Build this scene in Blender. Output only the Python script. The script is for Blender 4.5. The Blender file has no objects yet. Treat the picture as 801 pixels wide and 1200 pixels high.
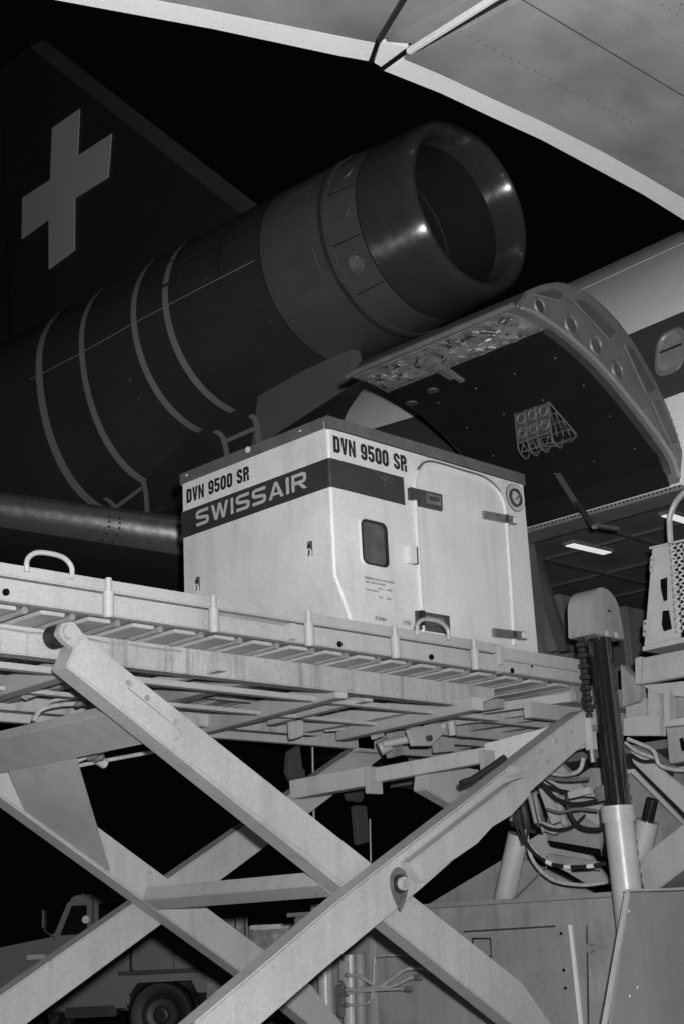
import bpy, bmesh, math, random
from mathutils import Vector, Matrix
random.seed(7)
V = Vector
SC = bpy.context.scene
COL = SC.collection

# ------------------------------------------------------------------ camera
CH = 1.35                                     # eye height
F = 1667.0                                    # focal length in photo pixels (50 mm on a 24x36 frame)
PITCH, ROLL, YAW = 0.288, -0.05, 0.797
_f = V((math.sin(YAW) * math.cos(PITCH), math.cos(YAW) * math.cos(PITCH), math.sin(PITCH)))
_r = V((math.cos(YAW), -math.sin(YAW), 0))
_u = _r.cross(_f)
RT = _r * math.cos(ROLL) + _u * math.sin(ROLL)
UP = -_r * math.sin(ROLL) + _u * math.cos(ROLL)
FW = _f
CAM = V((0, 0, CH))
cd = bpy.data.cameras.new('camera')
cam = bpy.data.objects.new('camera', cd)
COL.objects.link(cam)
m3 = Matrix((RT, UP, -FW)).transposed()
cam.matrix_world = Matrix.Translation(CAM) @ m3.to_4x4()
cd.sensor_fit = 'VERTICAL'
cd.sensor_height = 36.0
cd.lens = F / 1200 * 36
cd.clip_start = 0.05
cd.clip_end = 2000
SC.camera = cam

# ------------------------------------------------------------------ night light
w = bpy.data.worlds.new("World")
SC.world = w
w.use_nodes = True
w.node_tree.nodes['Background'].inputs[0].default_value = (0.0012, 0.0012, 0.0012, 1)
w.node_tree.nodes['Background'].inputs[1].default_value = 1.0
sd = bpy.data.lights.new('fill_sun', 'SUN')
sd.energy = 0.012  # weak fill added for the shadows
sd.angle = math.radians(0.5)
so = bpy.data.objects.new('fill_sun', sd)
so.rotation_euler = (math.radians(35), 0, math.radians(-30))
COL.objects.link(so)
# the photographer's flash gun, on a bracket above and to the right of the lens
fl = bpy.data.lights.new('camera_flash', 'POINT')
fl.energy = 3500
fl.shadow_soft_size = 0.05
fo = bpy.data.objects.new('camera_flash', fl)
fo.location = CAM + RT * 0.12 + UP * 0.20 + FW * 0.02
COL.objects.link(fo)
SC.view_settings.view_transform = 'Standard'
SC.view_settings.look = 'None'
SC.view_settings.exposure = 0
SC.view_settings.gamma = 1
SC.cycles.max_bounces = 5


# ------------------------------------------------------------------ measuring: photo pixel -> point on a plane
def ray(x, y):
    return (RT * ((x - 400.5) / F) - UP * ((y - 600) / F) + FW)


def onX(x, y, X):
    d = ray(x, y)
    return CAM + d * (X / d.x)


def onY(x, y, Y):
    d = ray(x, y)
    return CAM + d * (Y / d.y)


def onZ(x, y, Z):
    d = ray(x, y)
    return CAM + d * ((Z - CH) / d.z)


# ------------------------------------------------------------------ materials
MATS = {}


def mat(name, base, rough=0.5, metal=0.0, var=0.12, scale=6.0, bump=0.0, bscale=60.0, streak=0.0, sstr=(14, 14, 0.7),
        spec=0.5, speck=0.0, fine=0.17, emit=0.0):
    if name in MATS:
        return MATS[name]
    m = bpy.data.materials.new(name)
    m.use_nodes = True
    nt = m.node_tree
    N, L = nt.nodes, nt.links
    b = N['Principled BSDF']
    b.inputs['Roughness'].default_value = rough
    b.inputs['Metallic'].default_value = metal
    b.inputs['Specular IOR Level'].default_value = spec
    tc = N.new('ShaderNodeNewGeometry')
    pos = tc.outputs['Position']

    def noise(sc, detail=4, vec=None, rg=0.6):
        n = N.new('ShaderNodeTexNoise')
        n.inputs['Scale'].default_value = sc
        n.inputs['Detail'].default_value = detail
        n.inputs['Roughness'].default_value = rg
        L.new(vec or pos, n.inputs['Vector'])
        return n.outputs['Fac']

    def mapr(x, a, bb, c, d):
        r = N.new('ShaderNodeMapRange')
        r.inputs[1].default_value = a
        r.inputs[2].default_value = bb
        r.inputs[3].default_value = c
        r.inputs[4].default_value = d
        L.new(x, r.inputs[0])
        return r.outputs[0]

    def mul(a, bb):
        r = N.new('ShaderNodeMath')
        r.operation = 'MULTIPLY'
        L.new(a, r.inputs[0])
        L.new(bb, r.inputs[1])
        return r.outputs[0]
    k = mapr(noise(scale), 0.25, 0.75, 1 - var, 1 + var)
    if fine:
        k = mul(k, mapr(noise(max(scale * 28, 75), 3), 0.25, 0.75, 1 - fine, 1 + fine))
    if streak:
        mp = N.new('ShaderNodeMapping')
        mp.inputs['Scale'].default_value = sstr
        L.new(pos, mp.inputs['Vector'])
        k = mul(k, mapr(noise(1.0, 5, mp.outputs[0]), 0.5, 0.72, 1.0, 1 - streak))
    if speck:
        k = mul(k, mapr(noise(scale * 9, 2), 0.68, 0.74, 1.0, 1 - speck))
    bm_ = N.new('ShaderNodeMath')
    bm_.operation = 'MULTIPLY'
    bm_.inputs[1].default_value = base
    L.new(k, bm_.inputs[0])
    cc = N.new('ShaderNodeCombineColor')
    for i in range(3):
        L.new(bm_.outputs[0], cc.inputs[i])
    L.new(cc.outputs[0], b.inputs['Base Color'])
    L.new(mapr(noise(scale * 3), 0.2, 0.8, max(0.03, rough * 0.8), min(1, rough * 1.2)), b.inputs['Roughness'])
    if bump:
        bp = N.new('ShaderNodeBump')
        bp.inputs['Strength'].default_value = bump
        bp.inputs['Distance'].default_value = 0.01
        L.new(noise(bscale, 3), bp.inputs['Height'])
        L.new(bp.outputs[0], b.inputs['Normal'])
    if emit:
        b.inputs['Emission Color'].default_value = (1, 1, 1, 1)
        b.inputs['Emission Strength'].default_value = emit
    MATS[name] = m
    return m


LOADER = mat('loader_paint', 0.33, 0.55, var=0.13, scale=1.6, bump=0.12, bscale=40, streak=0.14, sstr=(9, 9, 0.7), speck=0.22, fine=0.13)
BEAMP = mat('rust_streaked_loader_paint', 0.33, 0.6, var=0.14, scale=2.4, bump=0.14, bscale=40, streak=0.5, sstr=(16, 16, 0.9), speck=0.2)
LOADD = mat('dirty_loader_paint', 0.24, 0.6, var=0.22, scale=3.0, bump=0.15, bscale=30, streak=0.3, sstr=(7, 7, 0.6), speck=0.3)
FENDER = mat('fender_paint', 0.22, 0.5, var=0.16, scale=2.0, bump=0.08, bscale=30, streak=0.12, speck=0.15)
WHITE = mat('container_white_paint', 0.62, 0.5, var=0.10, scale=2.5, bump=0.10, bscale=12, streak=0.14, sstr=(8, 8, 0.8), speck=0.10, fine=0.13)
CAPM = mat('container_aluminium_edging', 0.15, 0.5, 0.35, var=0.25, scale=7, speck=0.4, bump=0.15)
BAND = mat('dark_stripe_paint', 0.035, 0.45, var=0.25, scale=5, speck=0.2)
LETTER = mat('grey_letter_paint', 0.42, 0.5, var=0.06)
BLACK = mat('black_letter_paint', 0.012, 0.6, var=0.1)
DARKMET = mat('dark_latch_metal', 0.09, 0.4, 0.6, var=0.3, scale=20)
LMET = mat('latch_metal', 0.22, 0.4, 0.5, var=0.3, scale=15)
GLASS = mat('dark_window_glass', 0.012, 0.12, var=0.1)
SEAL = mat('door_seal', 0.62, 0.5, var=0.05)
CHROME = mat('chromed_rod', 0.012, 0.13, 0.0, spec=0.8, var=0.05, fine=0)
TUBEP = mat('mast_tube_paint', 0.36, 0.34, var=0.14, scale=5, speck=0.5)
CHAIN = mat('oily_chain', 0.03, 0.4, 0.4, var=0.3, scale=30)
RUBBER = mat('black_rubber', 0.012, 0.5, var=0.2, scale=20)
HOSE = mat('pale_hose', 0.34, 0.5, var=0.3, scale=25)
HOLE = mat('dark_hole', 0.004, 0.95, spec=0.05, var=0.1)
AIRWHITE = mat('aircraft_white_paint', 0.72, 0.35, var=0.05, scale=1.2, streak=0.04)
AIRDARK = mat('aircraft_dark_paint_and_shade', 0.055, 0.3, var=0.10, scale=1.5, fine=0.2)
NAC = mat('nacelle_paint', 0.075, 0.42, 0.2, var=0.12, scale=1.2, streak=0.12, sstr=(5, 0.5, 5), fine=0.18)
NACF = mat('nacelle_front_cowl', 0.19, 0.42, 0.35, var=0.12, scale=1.4, streak=0.15, sstr=(5, 0.6, 5), fine=0.18)
NACB = mat('nacelle_pale_stripe', 0.34, 0.5, var=0.06, fine=0.18)
LIP = mat('polished_inlet_lip', 0.27, 0.27, 0.75, var=0.10, scale=3, fine=0.04, streak=0.1, sstr=(3, 12, 3))
DUCT = mat('inlet_duct_lining', 0.03, 0.5, var=0.1, scale=2)
FAIRW = mat('fairing_pale_paint', 0.22, 0.5, var=0.06, scale=1.5)
FINM = mat('fin_dark_paint', 0.034, 0.5, var=0.1, scale=0.8)
FINLE = mat('fin_leading_edge', 0.14, 0.4, 0.4, var=0.2, scale=1)
CROSS = mat('white_cross_paint', 0.62, 0.5, var=0.06, scale=1)
_nt = LIP.node_tree
_b = _nt.nodes['Principled BSDF']
_tg = _nt.nodes.new('ShaderNodeTangent')
_tg.direction_type = 'RADIAL'
_tg.axis = 'Y'
_nt.links.new(_tg.outputs[0], _b.inputs['Tangent'])
_b.inputs['Anisotropic'].default_value = 0.98
_b.inputs['Anisotropic Rotation'].default_value = 0.25
WINGM = mat('wing_skin', 0.18, 0.6, 0.0, var=0.45, scale=0.9, streak=0.28, sstr=(1.2, 3.0, 2), speck=0.0, fine=0.12)
WINGE = mat('wing_trailing_edge', 0.52, 0.5, var=0.06, scale=2, fine=0.10)
STABM = mat('stabilizer_skin', 0.035, 0.4, 0.4, var=0.12, scale=1.5)
STABL = mat('stabilizer_leading_edge', 0.6, 0.28, 0.9, var=0.08, scale=4, fine=0.18)
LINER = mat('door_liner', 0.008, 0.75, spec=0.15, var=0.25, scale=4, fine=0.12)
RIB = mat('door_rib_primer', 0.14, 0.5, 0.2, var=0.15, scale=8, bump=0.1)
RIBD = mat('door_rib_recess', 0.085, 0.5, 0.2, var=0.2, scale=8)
LATCHP = mat('door_latch_pan', 0.22, 0.5, 0.2, var=0.5, scale=9, bump=0.12, bscale=25, speck=0.5)
WIRE = mat('wire_basket_metal', 0.18, 0.4, 0.5, var=0.2, scale=20)
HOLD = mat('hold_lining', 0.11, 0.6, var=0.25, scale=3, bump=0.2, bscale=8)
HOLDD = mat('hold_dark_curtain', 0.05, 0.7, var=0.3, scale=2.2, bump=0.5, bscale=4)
LAMP = mat('fluorescent_diffuser', 0.8, 0.5, emit=0.62)
MESHM = mat('guard_paint', 0.36, 0.5, var=0.12, scale=9, speck=0.3)
TRUCK = mat('truck_paint', 0.22, 0.35, var=0.08, scale=2)
TRUCKD = mat('truck_dark_panel', 0.05, 0.4, var=0.2, scale=3)
APRON = mat('apron_concrete', 0.09, 0.85, var=0.25, scale=0.7, bump=0.3, bscale=12)
GREASE = mat('grease', 0.02, 0.35, var=0.3, scale=20)


# ------------------------------------------------------------------ building
WL = {}


def thing(name, label, cat, loc, group=None):
    o = bpy.data.objects.new(name, None)
    o.empty_display_size = 0.3
    COL.objects.link(o)
    o.location = loc
    o['label'] = label
    o['category'] = cat
    if group:
        o['group'] = group
    WL[o.name] = V(loc)
    return o


class MB:
    def __init__(self):
        self.v, self.f, self.mi, self.cur = [], [], [], 0

    def add(self, vs, fs):
        n = len(self.v)
        self.v += [V(p) for p in vs]
        for f in fs:
            self.f.append([n + i for i in f])
            self.mi.append(self.cur)
        return self

    def box(self, x0, x1, y0, y1, z0, z1):
        return self.obox(V((x0, y0, z0)), V((x1 - x0, 0, 0)), V((0, y1 - y0, 0)), V((0, 0, z1 - z0)))

    def obox(self, o, a, b, c):
        o, a, b, c = V(o), V(a), V(b), V(c)
        vs = [o, o + a, o + a + b, o + b, o + c, o + a + c, o + a + b + c, o + b + c]
        return self.add(vs, [(0, 3, 2, 1), (4, 5, 6, 7), (0, 1, 5, 4), (1, 2, 6, 5), (2, 3, 7, 6), (3, 0, 4, 7)])

    def prism(self, poly, vec):
        vec = V(vec)
        poly = [V(p) for p in poly]
        n = len(poly)
        vs = poly + [p + vec for p in poly]
        fs = [list(range(n))[::-1], list(range(n, 2 * n))]
        fs += [(i, (i + 1) % n, n + (i + 1) % n, n + i) for i in range(n)]
        return self.add(vs, fs)

    def cyl(self, p0, p1, r0, r1=None, n=16, cap=True):
        r1 = r0 if r1 is None else r1
        p0, p1 = V(p0), V(p1)
        d = (p1 - p0).normalized()
        a = d.orthogonal().normalized()
        b = d.cross(a)
        vs = []
        for p, r in ((p0, r0), (p1, r1)):
            vs += [p + (a * math.cos(t) + b * math.sin(t)) * r for t in [2 * math.pi * i / n for i in range(n)]]
        fs = [(i, (i + 1) % n, n + (i + 1) % n, n + i) for i in range(n)]
        if cap:
            fs += [list(range(n))[::-1], list(range(n, 2 * n))]
        return self.add(vs, fs)

    def lathe(self, prof, o, d, n=64, a0=0, a1=2 * math.pi):
        """prof: (distance along d, radius)"""
        o, d = V(o), V(d).normalized()
        a = d.orthogonal().normalized()
        b = d.cross(a)
        full = abs(a1 - a0 - 2 * math.pi) < 1e-6
        m = n if full else n + 1
        vs = []
        for t, r in prof:
            for i in range(m):
                an = a0 + (a1 - a0) * i / n
                vs.append(o + d * t + (a * math.cos(an) + b * math.sin(an)) * r)
        fs = []
        for k in range(len(prof) - 1):
            for i in range(n):
                j = (i + 1) % m
                fs.append((k * m + i, k * m + j, (k + 1) * m + j, (k + 1) * m + i))
        return self.add(vs, fs)

    def tube(self, pts, r, n=8, smooth=0, closed=False):
        pts = [V(p) for p in pts]
        if smooth:
            pts = spline(pts, smooth)
        N = len(pts)
        vs, fs = [], []
        a = None
        for i, p in enumerate(pts):
            if closed:
                d = pts[(i + 1) % N] - pts[i - 1]
            else:
                d = pts[min(i + 1, N - 1)] - pts[max(i - 1, 0)]
            d.normalize()
            if a is None:
                a = d.orthogonal().normalized()
            else:
                a = (a - d * a.dot(d))
                a = a.normalized() if a.length > 1e-6 else d.orthogonal().normalized()
            b = d.cross(a)
            vs += [p + (a * math.cos(t) + b * math.sin(t)) * r for t in [2 * math.pi * k / n for k in range(n)]]
        for i in range(N if closed else N - 1):
            q = (i + 1) % N
            for k in range(n):
                fs.append((i * n + k, i * n + (k + 1) % n, q * n + (k + 1) % n, q * n + k))
        if not closed:
            fs += [list(range(n))[::-1], list(range((N - 1) * n, N * n))]
        return self.add(vs, fs)

    def build(self, name, m, parent=None, bevel=0.0, smooth=True, seg=2, kind=None, sharp=35):
        c = sum(self.v, V((0, 0, 0))) / len(self.v)
        me = bpy.data.meshes.new(name)
        me.from_pydata([p - c for p in self.v], [], self.f)
        mats = m if isinstance(m, (list, tuple)) else [m]
        for x in mats:
            me.materials.append(x)
        for p, i in zip(me.polygons, self.mi):
            p.material_index = i
        bm = bmesh.new()
        bm.from_mesh(me)
        bmesh.ops.recalc_face_normals(bm, faces=bm.faces)
        if bevel:
            es = [e for e in bm.edges if len(e.link_faces) == 2 and e.calc_face_angle(0) > 0.5]
            bmesh.ops.bevel(bm, geom=es, offset=bevel, segments=seg, affect='EDGES', clamp_overlap=True)
        bm.to_mesh(me)
        bm.free()
        if smooth:
            for p in me.polygons:
                p.use_smooth = True
            me.set_sharp_from_angle(angle=math.radians(sharp))
        o = bpy.data.objects.new(name, me)
        COL.objects.link(o)
        WL[o.name] = c.copy()
        if parent:
            o.parent = parent
            o.location = c - WL[parent.name]
        else:
            o.location = c
        if kind:
            o['kind'] = kind
        return o


def copy_part(src, world, parent, name=None):
    o = src.copy()
    COL.objects.link(o)
    o.parent = parent
    o.location = V(world) - WL[parent.name]
    WL[o.name] = V(world)
    return o


def spline(pts, k):
    P = [pts[0]] + pts + [pts[-1]]
    out = []
    for i in range(1, len(P) - 2):
        for s in range(k):
            t = s / k
            p0, p1, p2, p3 = P[i - 1], P[i], P[i + 1], P[i + 2]
            out.append(0.5 * ((2 * p1) + (p2 - p0) * t + (2 * p0 - 5 * p1 + 4 * p2 - p3) * t * t + (3 * p1 - p0 - 3 * p2 + p3) * t ** 3))
    out.append(pts[-1])
    return out


def pY(pix, Y):
    return [onY(x, y, Y) for x, y in pix]


def pX(pix, X):
    return [onX(x, y, X) for x, y in pix]


def text_part(name, body, m, parent, org, right, up, width, height, thick=0.002, bold=0.0, normal=None):
    cu = bpy.data.curves.new(name, 'FONT')
    cu.body = body
    cu.offset = bold
    cu.space_character = 1.0 + bold * 2.6
    cu.resolution_u = 3
    t = bpy.data.objects.new('t', cu)
    COL.objects.link(t)
    bpy.context.view_layer.update()
    dg = bpy.context.evaluated_depsgraph_get()
    me = bpy.data.meshes.new_from_object(t.evaluated_get(dg))
    bpy.data.objects.remove(t)
    bpy.data.curves.remove(cu)
    xs = [v.co.x for v in me.vertices]
    ys = [v.co.y for v in me.vertices]
    x0, x1, y0, y1 = min(xs), max(xs), min(ys), max(ys)
    right, up, org = V(right).normalized(), V(up).normalized(), V(org)
    n = right.cross(up)
    pts = [org + right * ((v.co.x - x0) / (x1 - x0) * width) + up * ((v.co.y - y0) / (y1 - y0) * height) + n * thick for v in me.vertices]
    mb = MB()
    mb.add(pts, [list(p.vertices) for p in me.polygons])
    bpy.data.meshes.remove(me)
    return mb.build(name, m, parent, smooth=False)


def rivet_row(mb, pts, nrm, r=0.008, h=0.004):
    nrm = V(nrm).normalized()
    for p in pts:
        mb.cyl(V(p), V(p) + nrm * h, r, r * 0.7, n=6)


# ================================================================== SETTING
g = MB()
g.add([(-300, -300, 0), (500, -300, 0), (500, 500, 0), (-300, 500, 0)], [(0, 1, 2, 3)])
g.build('ground', APRON, kind='structure', smooth=False)

# ================================================================== AIRCRAFT
XC, ZC, RF = 11.86, 4.6, 3.01
ZN = 9.43
plane = thing('airliner', 'dark tailed airliner with a white cross on its fin and cargo door open', 'aircraft', (XC, 8.0, 0))


def fus(th, Y):
    """fuselage skin: th from the top, positive to the near side (-X)"""
    k = 1 - 0.020 * max(0, Y - 5.0) - 0.0009 * max(0, Y - 5.0) ** 2
    hw = RF * max(0.15, k)
    top = ZC + RF - 0.015 * max(0, Y - 5) - 0.17 * max(0, Y - 9.3)
    bot = ZC - RF + 0.35 * max(0, Y - 7.2)
    bot = min(bot, top - 1.2)
    zc, hh = (top + bot) / 2, (top - bot) / 2
    return V((XC - hw * math.sin(th), Y, zc + hh * math.cos(th)))


def th_at(z, Y=6.0):
    return math.acos(max(-1, min(1, (z - fus(math.pi / 2, Y).z) / RF)))


DOOR_Y0, DOOR_Y1 = 4.97, 6.85
DOOR_ZB, DOOR_ZT = 2.62, 4.36
tT, tB = th_at(DOOR_ZT), th_at(DOOR_ZB)
t1, t2 = th_at(5.81), th_at(5.08)             # dark window band
ths = [0, .2, .4, .6, .8, 1.0, t1, t2, (t2 + tT) / 2, tT, (tT * 2 + tB) / 3, (tT + 2 * tB) / 3, tB, 2.5, 2.8, 3.14159]
ths = ths + [2 * math.pi - t for t in ths[-2:0:-1]]
Ys = [-6, -3, 0, 2, 3.5, 4.4, DOOR_Y0, 5.4, 5.9, 6.4, DOOR_Y1, 7.4, 8, 8.6, 9.2, 10, 11, 12, 13, 14, 15, 16, 17, 18, 19, 20, 21, 22]
mb = MB()
n = len(ths)
vs = [fus(t, Y) for Y in Ys for t in ths]
fs, mi = [], []
for a in range(len(Ys) - 1):
    for i in range(n):
        j = (i + 1) % n
        if i < n / 2 and Ys[a] >= DOOR_Y0 - 1e-4 and Ys[a + 1] <= DOOR_Y1 + 1e-4 and tT - 1e-4 <= ths[i] and ths[j] <= tB + 1e-4:
            continue
        fs.append((a * n + i, a * n + j, (a + 1) * n + j, (a + 1) * n + i))
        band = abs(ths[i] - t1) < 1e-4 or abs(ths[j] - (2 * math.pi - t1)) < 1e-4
        mi.append(1 if band or Ys[a] > 9.1 else 0)  # window band and tail paint; the shaded crown is painted dark too
mb.add(vs, fs)
mb.mi = mi
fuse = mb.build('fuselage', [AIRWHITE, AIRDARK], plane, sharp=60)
# skin seams along the crown
for z0, ya, yb in ((6.72, 3.0, 9.0), (4.72, 3.0, 4.9)):
    mb = MB()
    mb.tube([fus(th_at(z0, Y), Y) for Y in [ya + (yb - ya) * i / 8 for i in range(9)]], 0.006, n=5)
    mb.build('skin_seam', NACB, fuse)


# cabin windows
def window(Yc, zc):
    t = th_at(zc, Yc)
    c = fus(t, Yc)
    e1 = (fus(t, Yc - .1) - fus(t, Yc + .1)).normalized()
    e2 = (fus(t - .04, Yc) - fus(t + .04, Yc)).normalized()
    nn = e1.cross(e2).normalized()
    if nn.x > 0:
        nn = -nn

    def sup(a, rx, rz, off):
        ca, sa = math.cos(a), math.sin(a)
        return c + e1 * rx * math.copysign(abs(ca) ** 0.62, ca) + e2 * rz * math.copysign(abs(sa) ** 0.62, sa) + nn * off
    A = [2 * math.pi * i / 32 for i in range(32)]
    fr = MB()
    rings = [[sup(a, .135, .205, .002) for a in A], [sup(a, .135, .205, .016) for a in A], [sup(a, .112, .18, .018) for a in A], [sup(a, .10, .165, .004) for a in A]]
    fr.add([p for r in rings for p in r], [(k * 32 + i, k * 32 + (i + 1) % 32, (k + 1) * 32 + (i + 1) % 32, (k + 1) * 32 + i) for k in range(3) for i in range(32)])
    wdw = fr.build('window', mat('window_frame_metal', 0.30, 0.35, 0.4, var=0.1), plane)
    up_ = MB()
    up_.add([sup(a, .10, .165, .005) for a in A], [list(range(32))])
    up_.build('pane', mat('window_shade', 0.22, 0.3, var=0.2), wdw)
    br = MB()
    br.obox(c - e1 * .1 + e2 * .02 + nn * .006, e1 * .2, e2 * .022, nn * .004)
    br.build('shade_edge', BAND, wdw)
    return wdw


window(5.21, 5.47)
window(8.35, 5.42)
window(4.55, 5.47)

# pylon / fairing under the tail engine
mb = MB()
prof = [(11.2, 8.55), (11.2, 7.4)]
for nm, m_, rows in (('engine_fairing', FAIRW, ((11.2, 0.005, 8.45, 7.2), (11.8, 0.04, 8.5, 6.9), (12.3, 0.05, 8.5, 6.7), (12.90, 0.05, 8.48, 6.6))),
                     ('engine_fairing', NAC, ((12.905, 0.052, 8.48, 6.6), (15, 0.06, 8.45, 6.2), (20, 0.08, 8.4, 5.8)))):
    secs = []
    for Y, hw, zt, zb in rows:
        secs.append([V((XC - hw, Y, zt)), V((XC + hw, Y, zt)), V((XC + hw + .36, Y, zb)), V((XC - hw - .36, Y, zb))])
    mb = MB()
    mb.add([p for q in secs for p in q], [(k * 4 + i, k * 4 + (i + 1) % 4, k * 4 + 4 + (i + 1) % 4, k * 4 + 4 + i) for k in range(len(secs) - 1) for i in range(4)] + [(0, 1, 2, 3)])
    mb.build(nm, m_, plane, bevel=0.02)


# tail engine
def nr(Y):
    pts = [(9.9, 1.12), (10.6, 1.165), (13, 1.225), (16, 1.26), (19, 1.31), (22, 1.31)]
    for (a, ra), (b, rb) in zip(pts, pts[1:]):
        if Y <= b:
            return ra + (rb - ra) * max(0, (Y - a)) / (b - a)
    return pts[-1][1]


def belly(Y):
    pts = [(12.0, 0.0), (13.3, .10), (14.1, .20), (15.2, .62), (16.2, .74), (18.6, .95), (23, 1.1)]
    if Y <= 12.0:
        return 0.0
    for (a, ra), (b, rb) in zip(pts, pts[1:]):
        if Y <= b:
            return ra + (rb - ra) * (Y - a) / (b - a)
    return pts[-1][1]


def nsurf(Y, a, off=0.0):
    """cowl skin; a from the near horizontal (-X), positive downwards; the belly deepens towards the rear"""
    r = nr(Y) + off
    sn = math.sin(a)
    return V((XC - r * math.cos(a), Y, ZN - (r + (belly(Y) if sn > 0 else 0)) * sn))


O = V((XC, 0, ZN))
DY = V((0, 1, 0))
mb = MB()
mb.lathe([(Y, nr(Y)) for Y in (10.02, 10.4, 10.9, 11.6)], O, DY, 96)
nac = mb.build('tail_engine', NACF, plane)
mb = MB()
YB = [11.6 + .4 * i for i in range(27)]
NB = 96
mb.add([nsurf(Y, 2 * math.pi * i / NB, .003) for Y in YB for i in range(NB)], [(k * NB + i, k * NB + (i + 1) % NB, (k + 1) * NB + (i + 1) % NB, (k + 1) * NB + i) for k in range(len(YB) - 1) for i in range(NB)])
mb.build('rear_cowl', NAC, nac)
lipprof = []
for i in range(25):
    a = math.pi * (i / 24)                     # 0: outer rear, pi: inner rear
    rr = 1.0 + 0.10 * math.cos(a)
    lipprof.append((9.52 - 0.30 * math.sin(a) ** 0.8, rr))
lipprof = [(10.0, 1.125), (9.85, 1.122), (9.68, 1.113)] + lipprof + [(9.60, 0.893)]
mb = MB()
mb.lathe(lipprof, O, DY, 120)
mb.build('inlet_lip', LIP, nac)
mb = MB()
mb.lathe([(9.598, 0.892), (9.9, 0.888), (10.4, 0.90), (11.2, 0.95), (13, 1.0), (14, 1.0)], O, DY, 72)
mb.lathe([(14, 1.0), (14, 0.3), (13.7, 0.12), (13.6, 0.0)], O, DY, 48)
mb.build('inlet_duct', DUCT, nac)
for Y in (10.35, 10.95):
    mb = MB()
    mb.lathe([(Y, 0.903 + (Y - 10.4) * 0.06), (Y + .02, 0.897 + (Y - 10.4) * 0.06), (Y + .04, 0.905 + (Y - 10.4) * 0.06)], O, DY, 72)
    mb.build('duct_seam', NAC, nac)
# cowl joints
for Y, wd, hh, mm in ((10.0, .014, .003, DUCT), (10.47, .03, .010, NACF), (10.55, .05, .008, NAC), (11.6, .012, .004, RUBBER), (12.35, .012, .004, RUBBER)):
    mb = MB()
    mb.lathe([(Y, nr(Y) - .01), (Y, nr(Y) + hh), (Y + wd, nr(Y + wd) + hh), (Y + wd, nr(Y + wd) - .01)], O, DY, 96)
    mb.build('cowl_joint', mm, nac)


def stripe(name, ya, yb, wdt, m, a0=-1.25, a1=1.35, off=0.022, k=48):
    """painted stripe round the cowl; ya..yb how its centre line runs from a0 to a1"""
    mb = MB()
    vs = []
    for i in range(k + 1):
        t = i / k
        a = a0 + (a1 - a0) * t
        y = ya(a) if callable(ya) else ya + (yb - ya) * t
        vs += [nsurf(y - wdt / 2, a, off), nsurf(y + wdt / 2, a, off)]
    mb.add(vs, [(2 * i, 2 * i + 1, 2 * i + 3, 2 * i + 2) for i in range(k)])
    return mb.build(name, m, nac)


stripe('cowl_stripe', 13.38, 13.38, .115, NACB, a0=-1.3, a1=-0.45)
stripe('cowl_stripe', 13.38, 13.38, .115, NACB, a0=-0.42, a1=-0.14)
stripe('cowl_stripe', 13.38, 13.38, .115, NACB, a0=-0.10, a1=1.62)
stripe('cowl_stripe', 14.05, 14.05, .115, NACB, a0=-1.3, a1=1.62)


stripe('cowl_stripe', 15.22, 15.22, .12, NACB, a0=-1.0, a1=1.5)
stripe('cowl_stripe', 16.25, 16.25, .16, NACB, a0=-1.1, a1=1.5)
stripe('cowl_stripe', 17.9, 17.9, .16, NACB, a0=-0.6, a1=1.5)
# long seam
mb = MB()
mb.tube([nsurf(Y, 0.16 - .004 * Y, .004) for Y in [11.7 + .6 * i for i in range(9)]], .008, n=4)
mb.build('cowl_seam', NACB, nac)
# stripe feet running down the fairing: two U shapes
for (pa_, pb_, pc_), (qa_, qb_, qc_) in ((((294, 486), (301, 497), (304, 530)), ((252, 505), (262, 514), (268, 545))), (((155, 556), (169, 567), (173, 605)), ((122, 583), (133, 592), (137, 612)))):
    fx_ = XC - .30
    ends = []
    for tri in ((pa_, pb_, pc_), (qa_, qb_, qc_)):
        pts = spline([onX(x, y, fx_) for x, y in tri], 5)
        ends.append(onX(tri[1][0], tri[1][1], fx_))
        vs = []
        for p in pts:
            vs += [p - V((0, .05, 0)), p + V((0, .05, 0))]
        mb = MB()
        mb.add(vs, [(2 * i, 2 * i + 1, 2 * i + 3, 2 * i + 2) for i in range(len(pts) - 1)])
        mb.build('cowl_stripe', NACB, nac)
    a, b = ends
    mb = MB()
    mb.obox(a + V((0, .05, -.02)), b - a - V((0, .1, 0)), V((0, 0, -.06)), V((-.006, 0, 0)))
    mb.build('cowl_stripe', NACB, nac)
# round access doors behind the lip
for a in (-0.45, 0.05, 0.62):
    c = nsurf(10.24, a, .003)
    e1 = DY
    e2 = (nsurf(10.24, a + .05) - nsurf(10.24, a)).normalized()
    nn = (c - V((XC, 10.24, ZN))).normalized()
    mb = MB()
    mb.cyl(c - nn * .02, c + nn * .006, .115, .11, n=28)
    mb.build('access_door', LIP if a > .3 else NACF, nac)
for a in (-0.2, 0.36, 0.9):
    mb = MB()
    mb.tube([nsurf(Y, a, .003) for Y in (10.04, 10.25, 10.46)], .006, n=4)
    mb.build('cowl_seam', RUBBER, nac)

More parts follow.
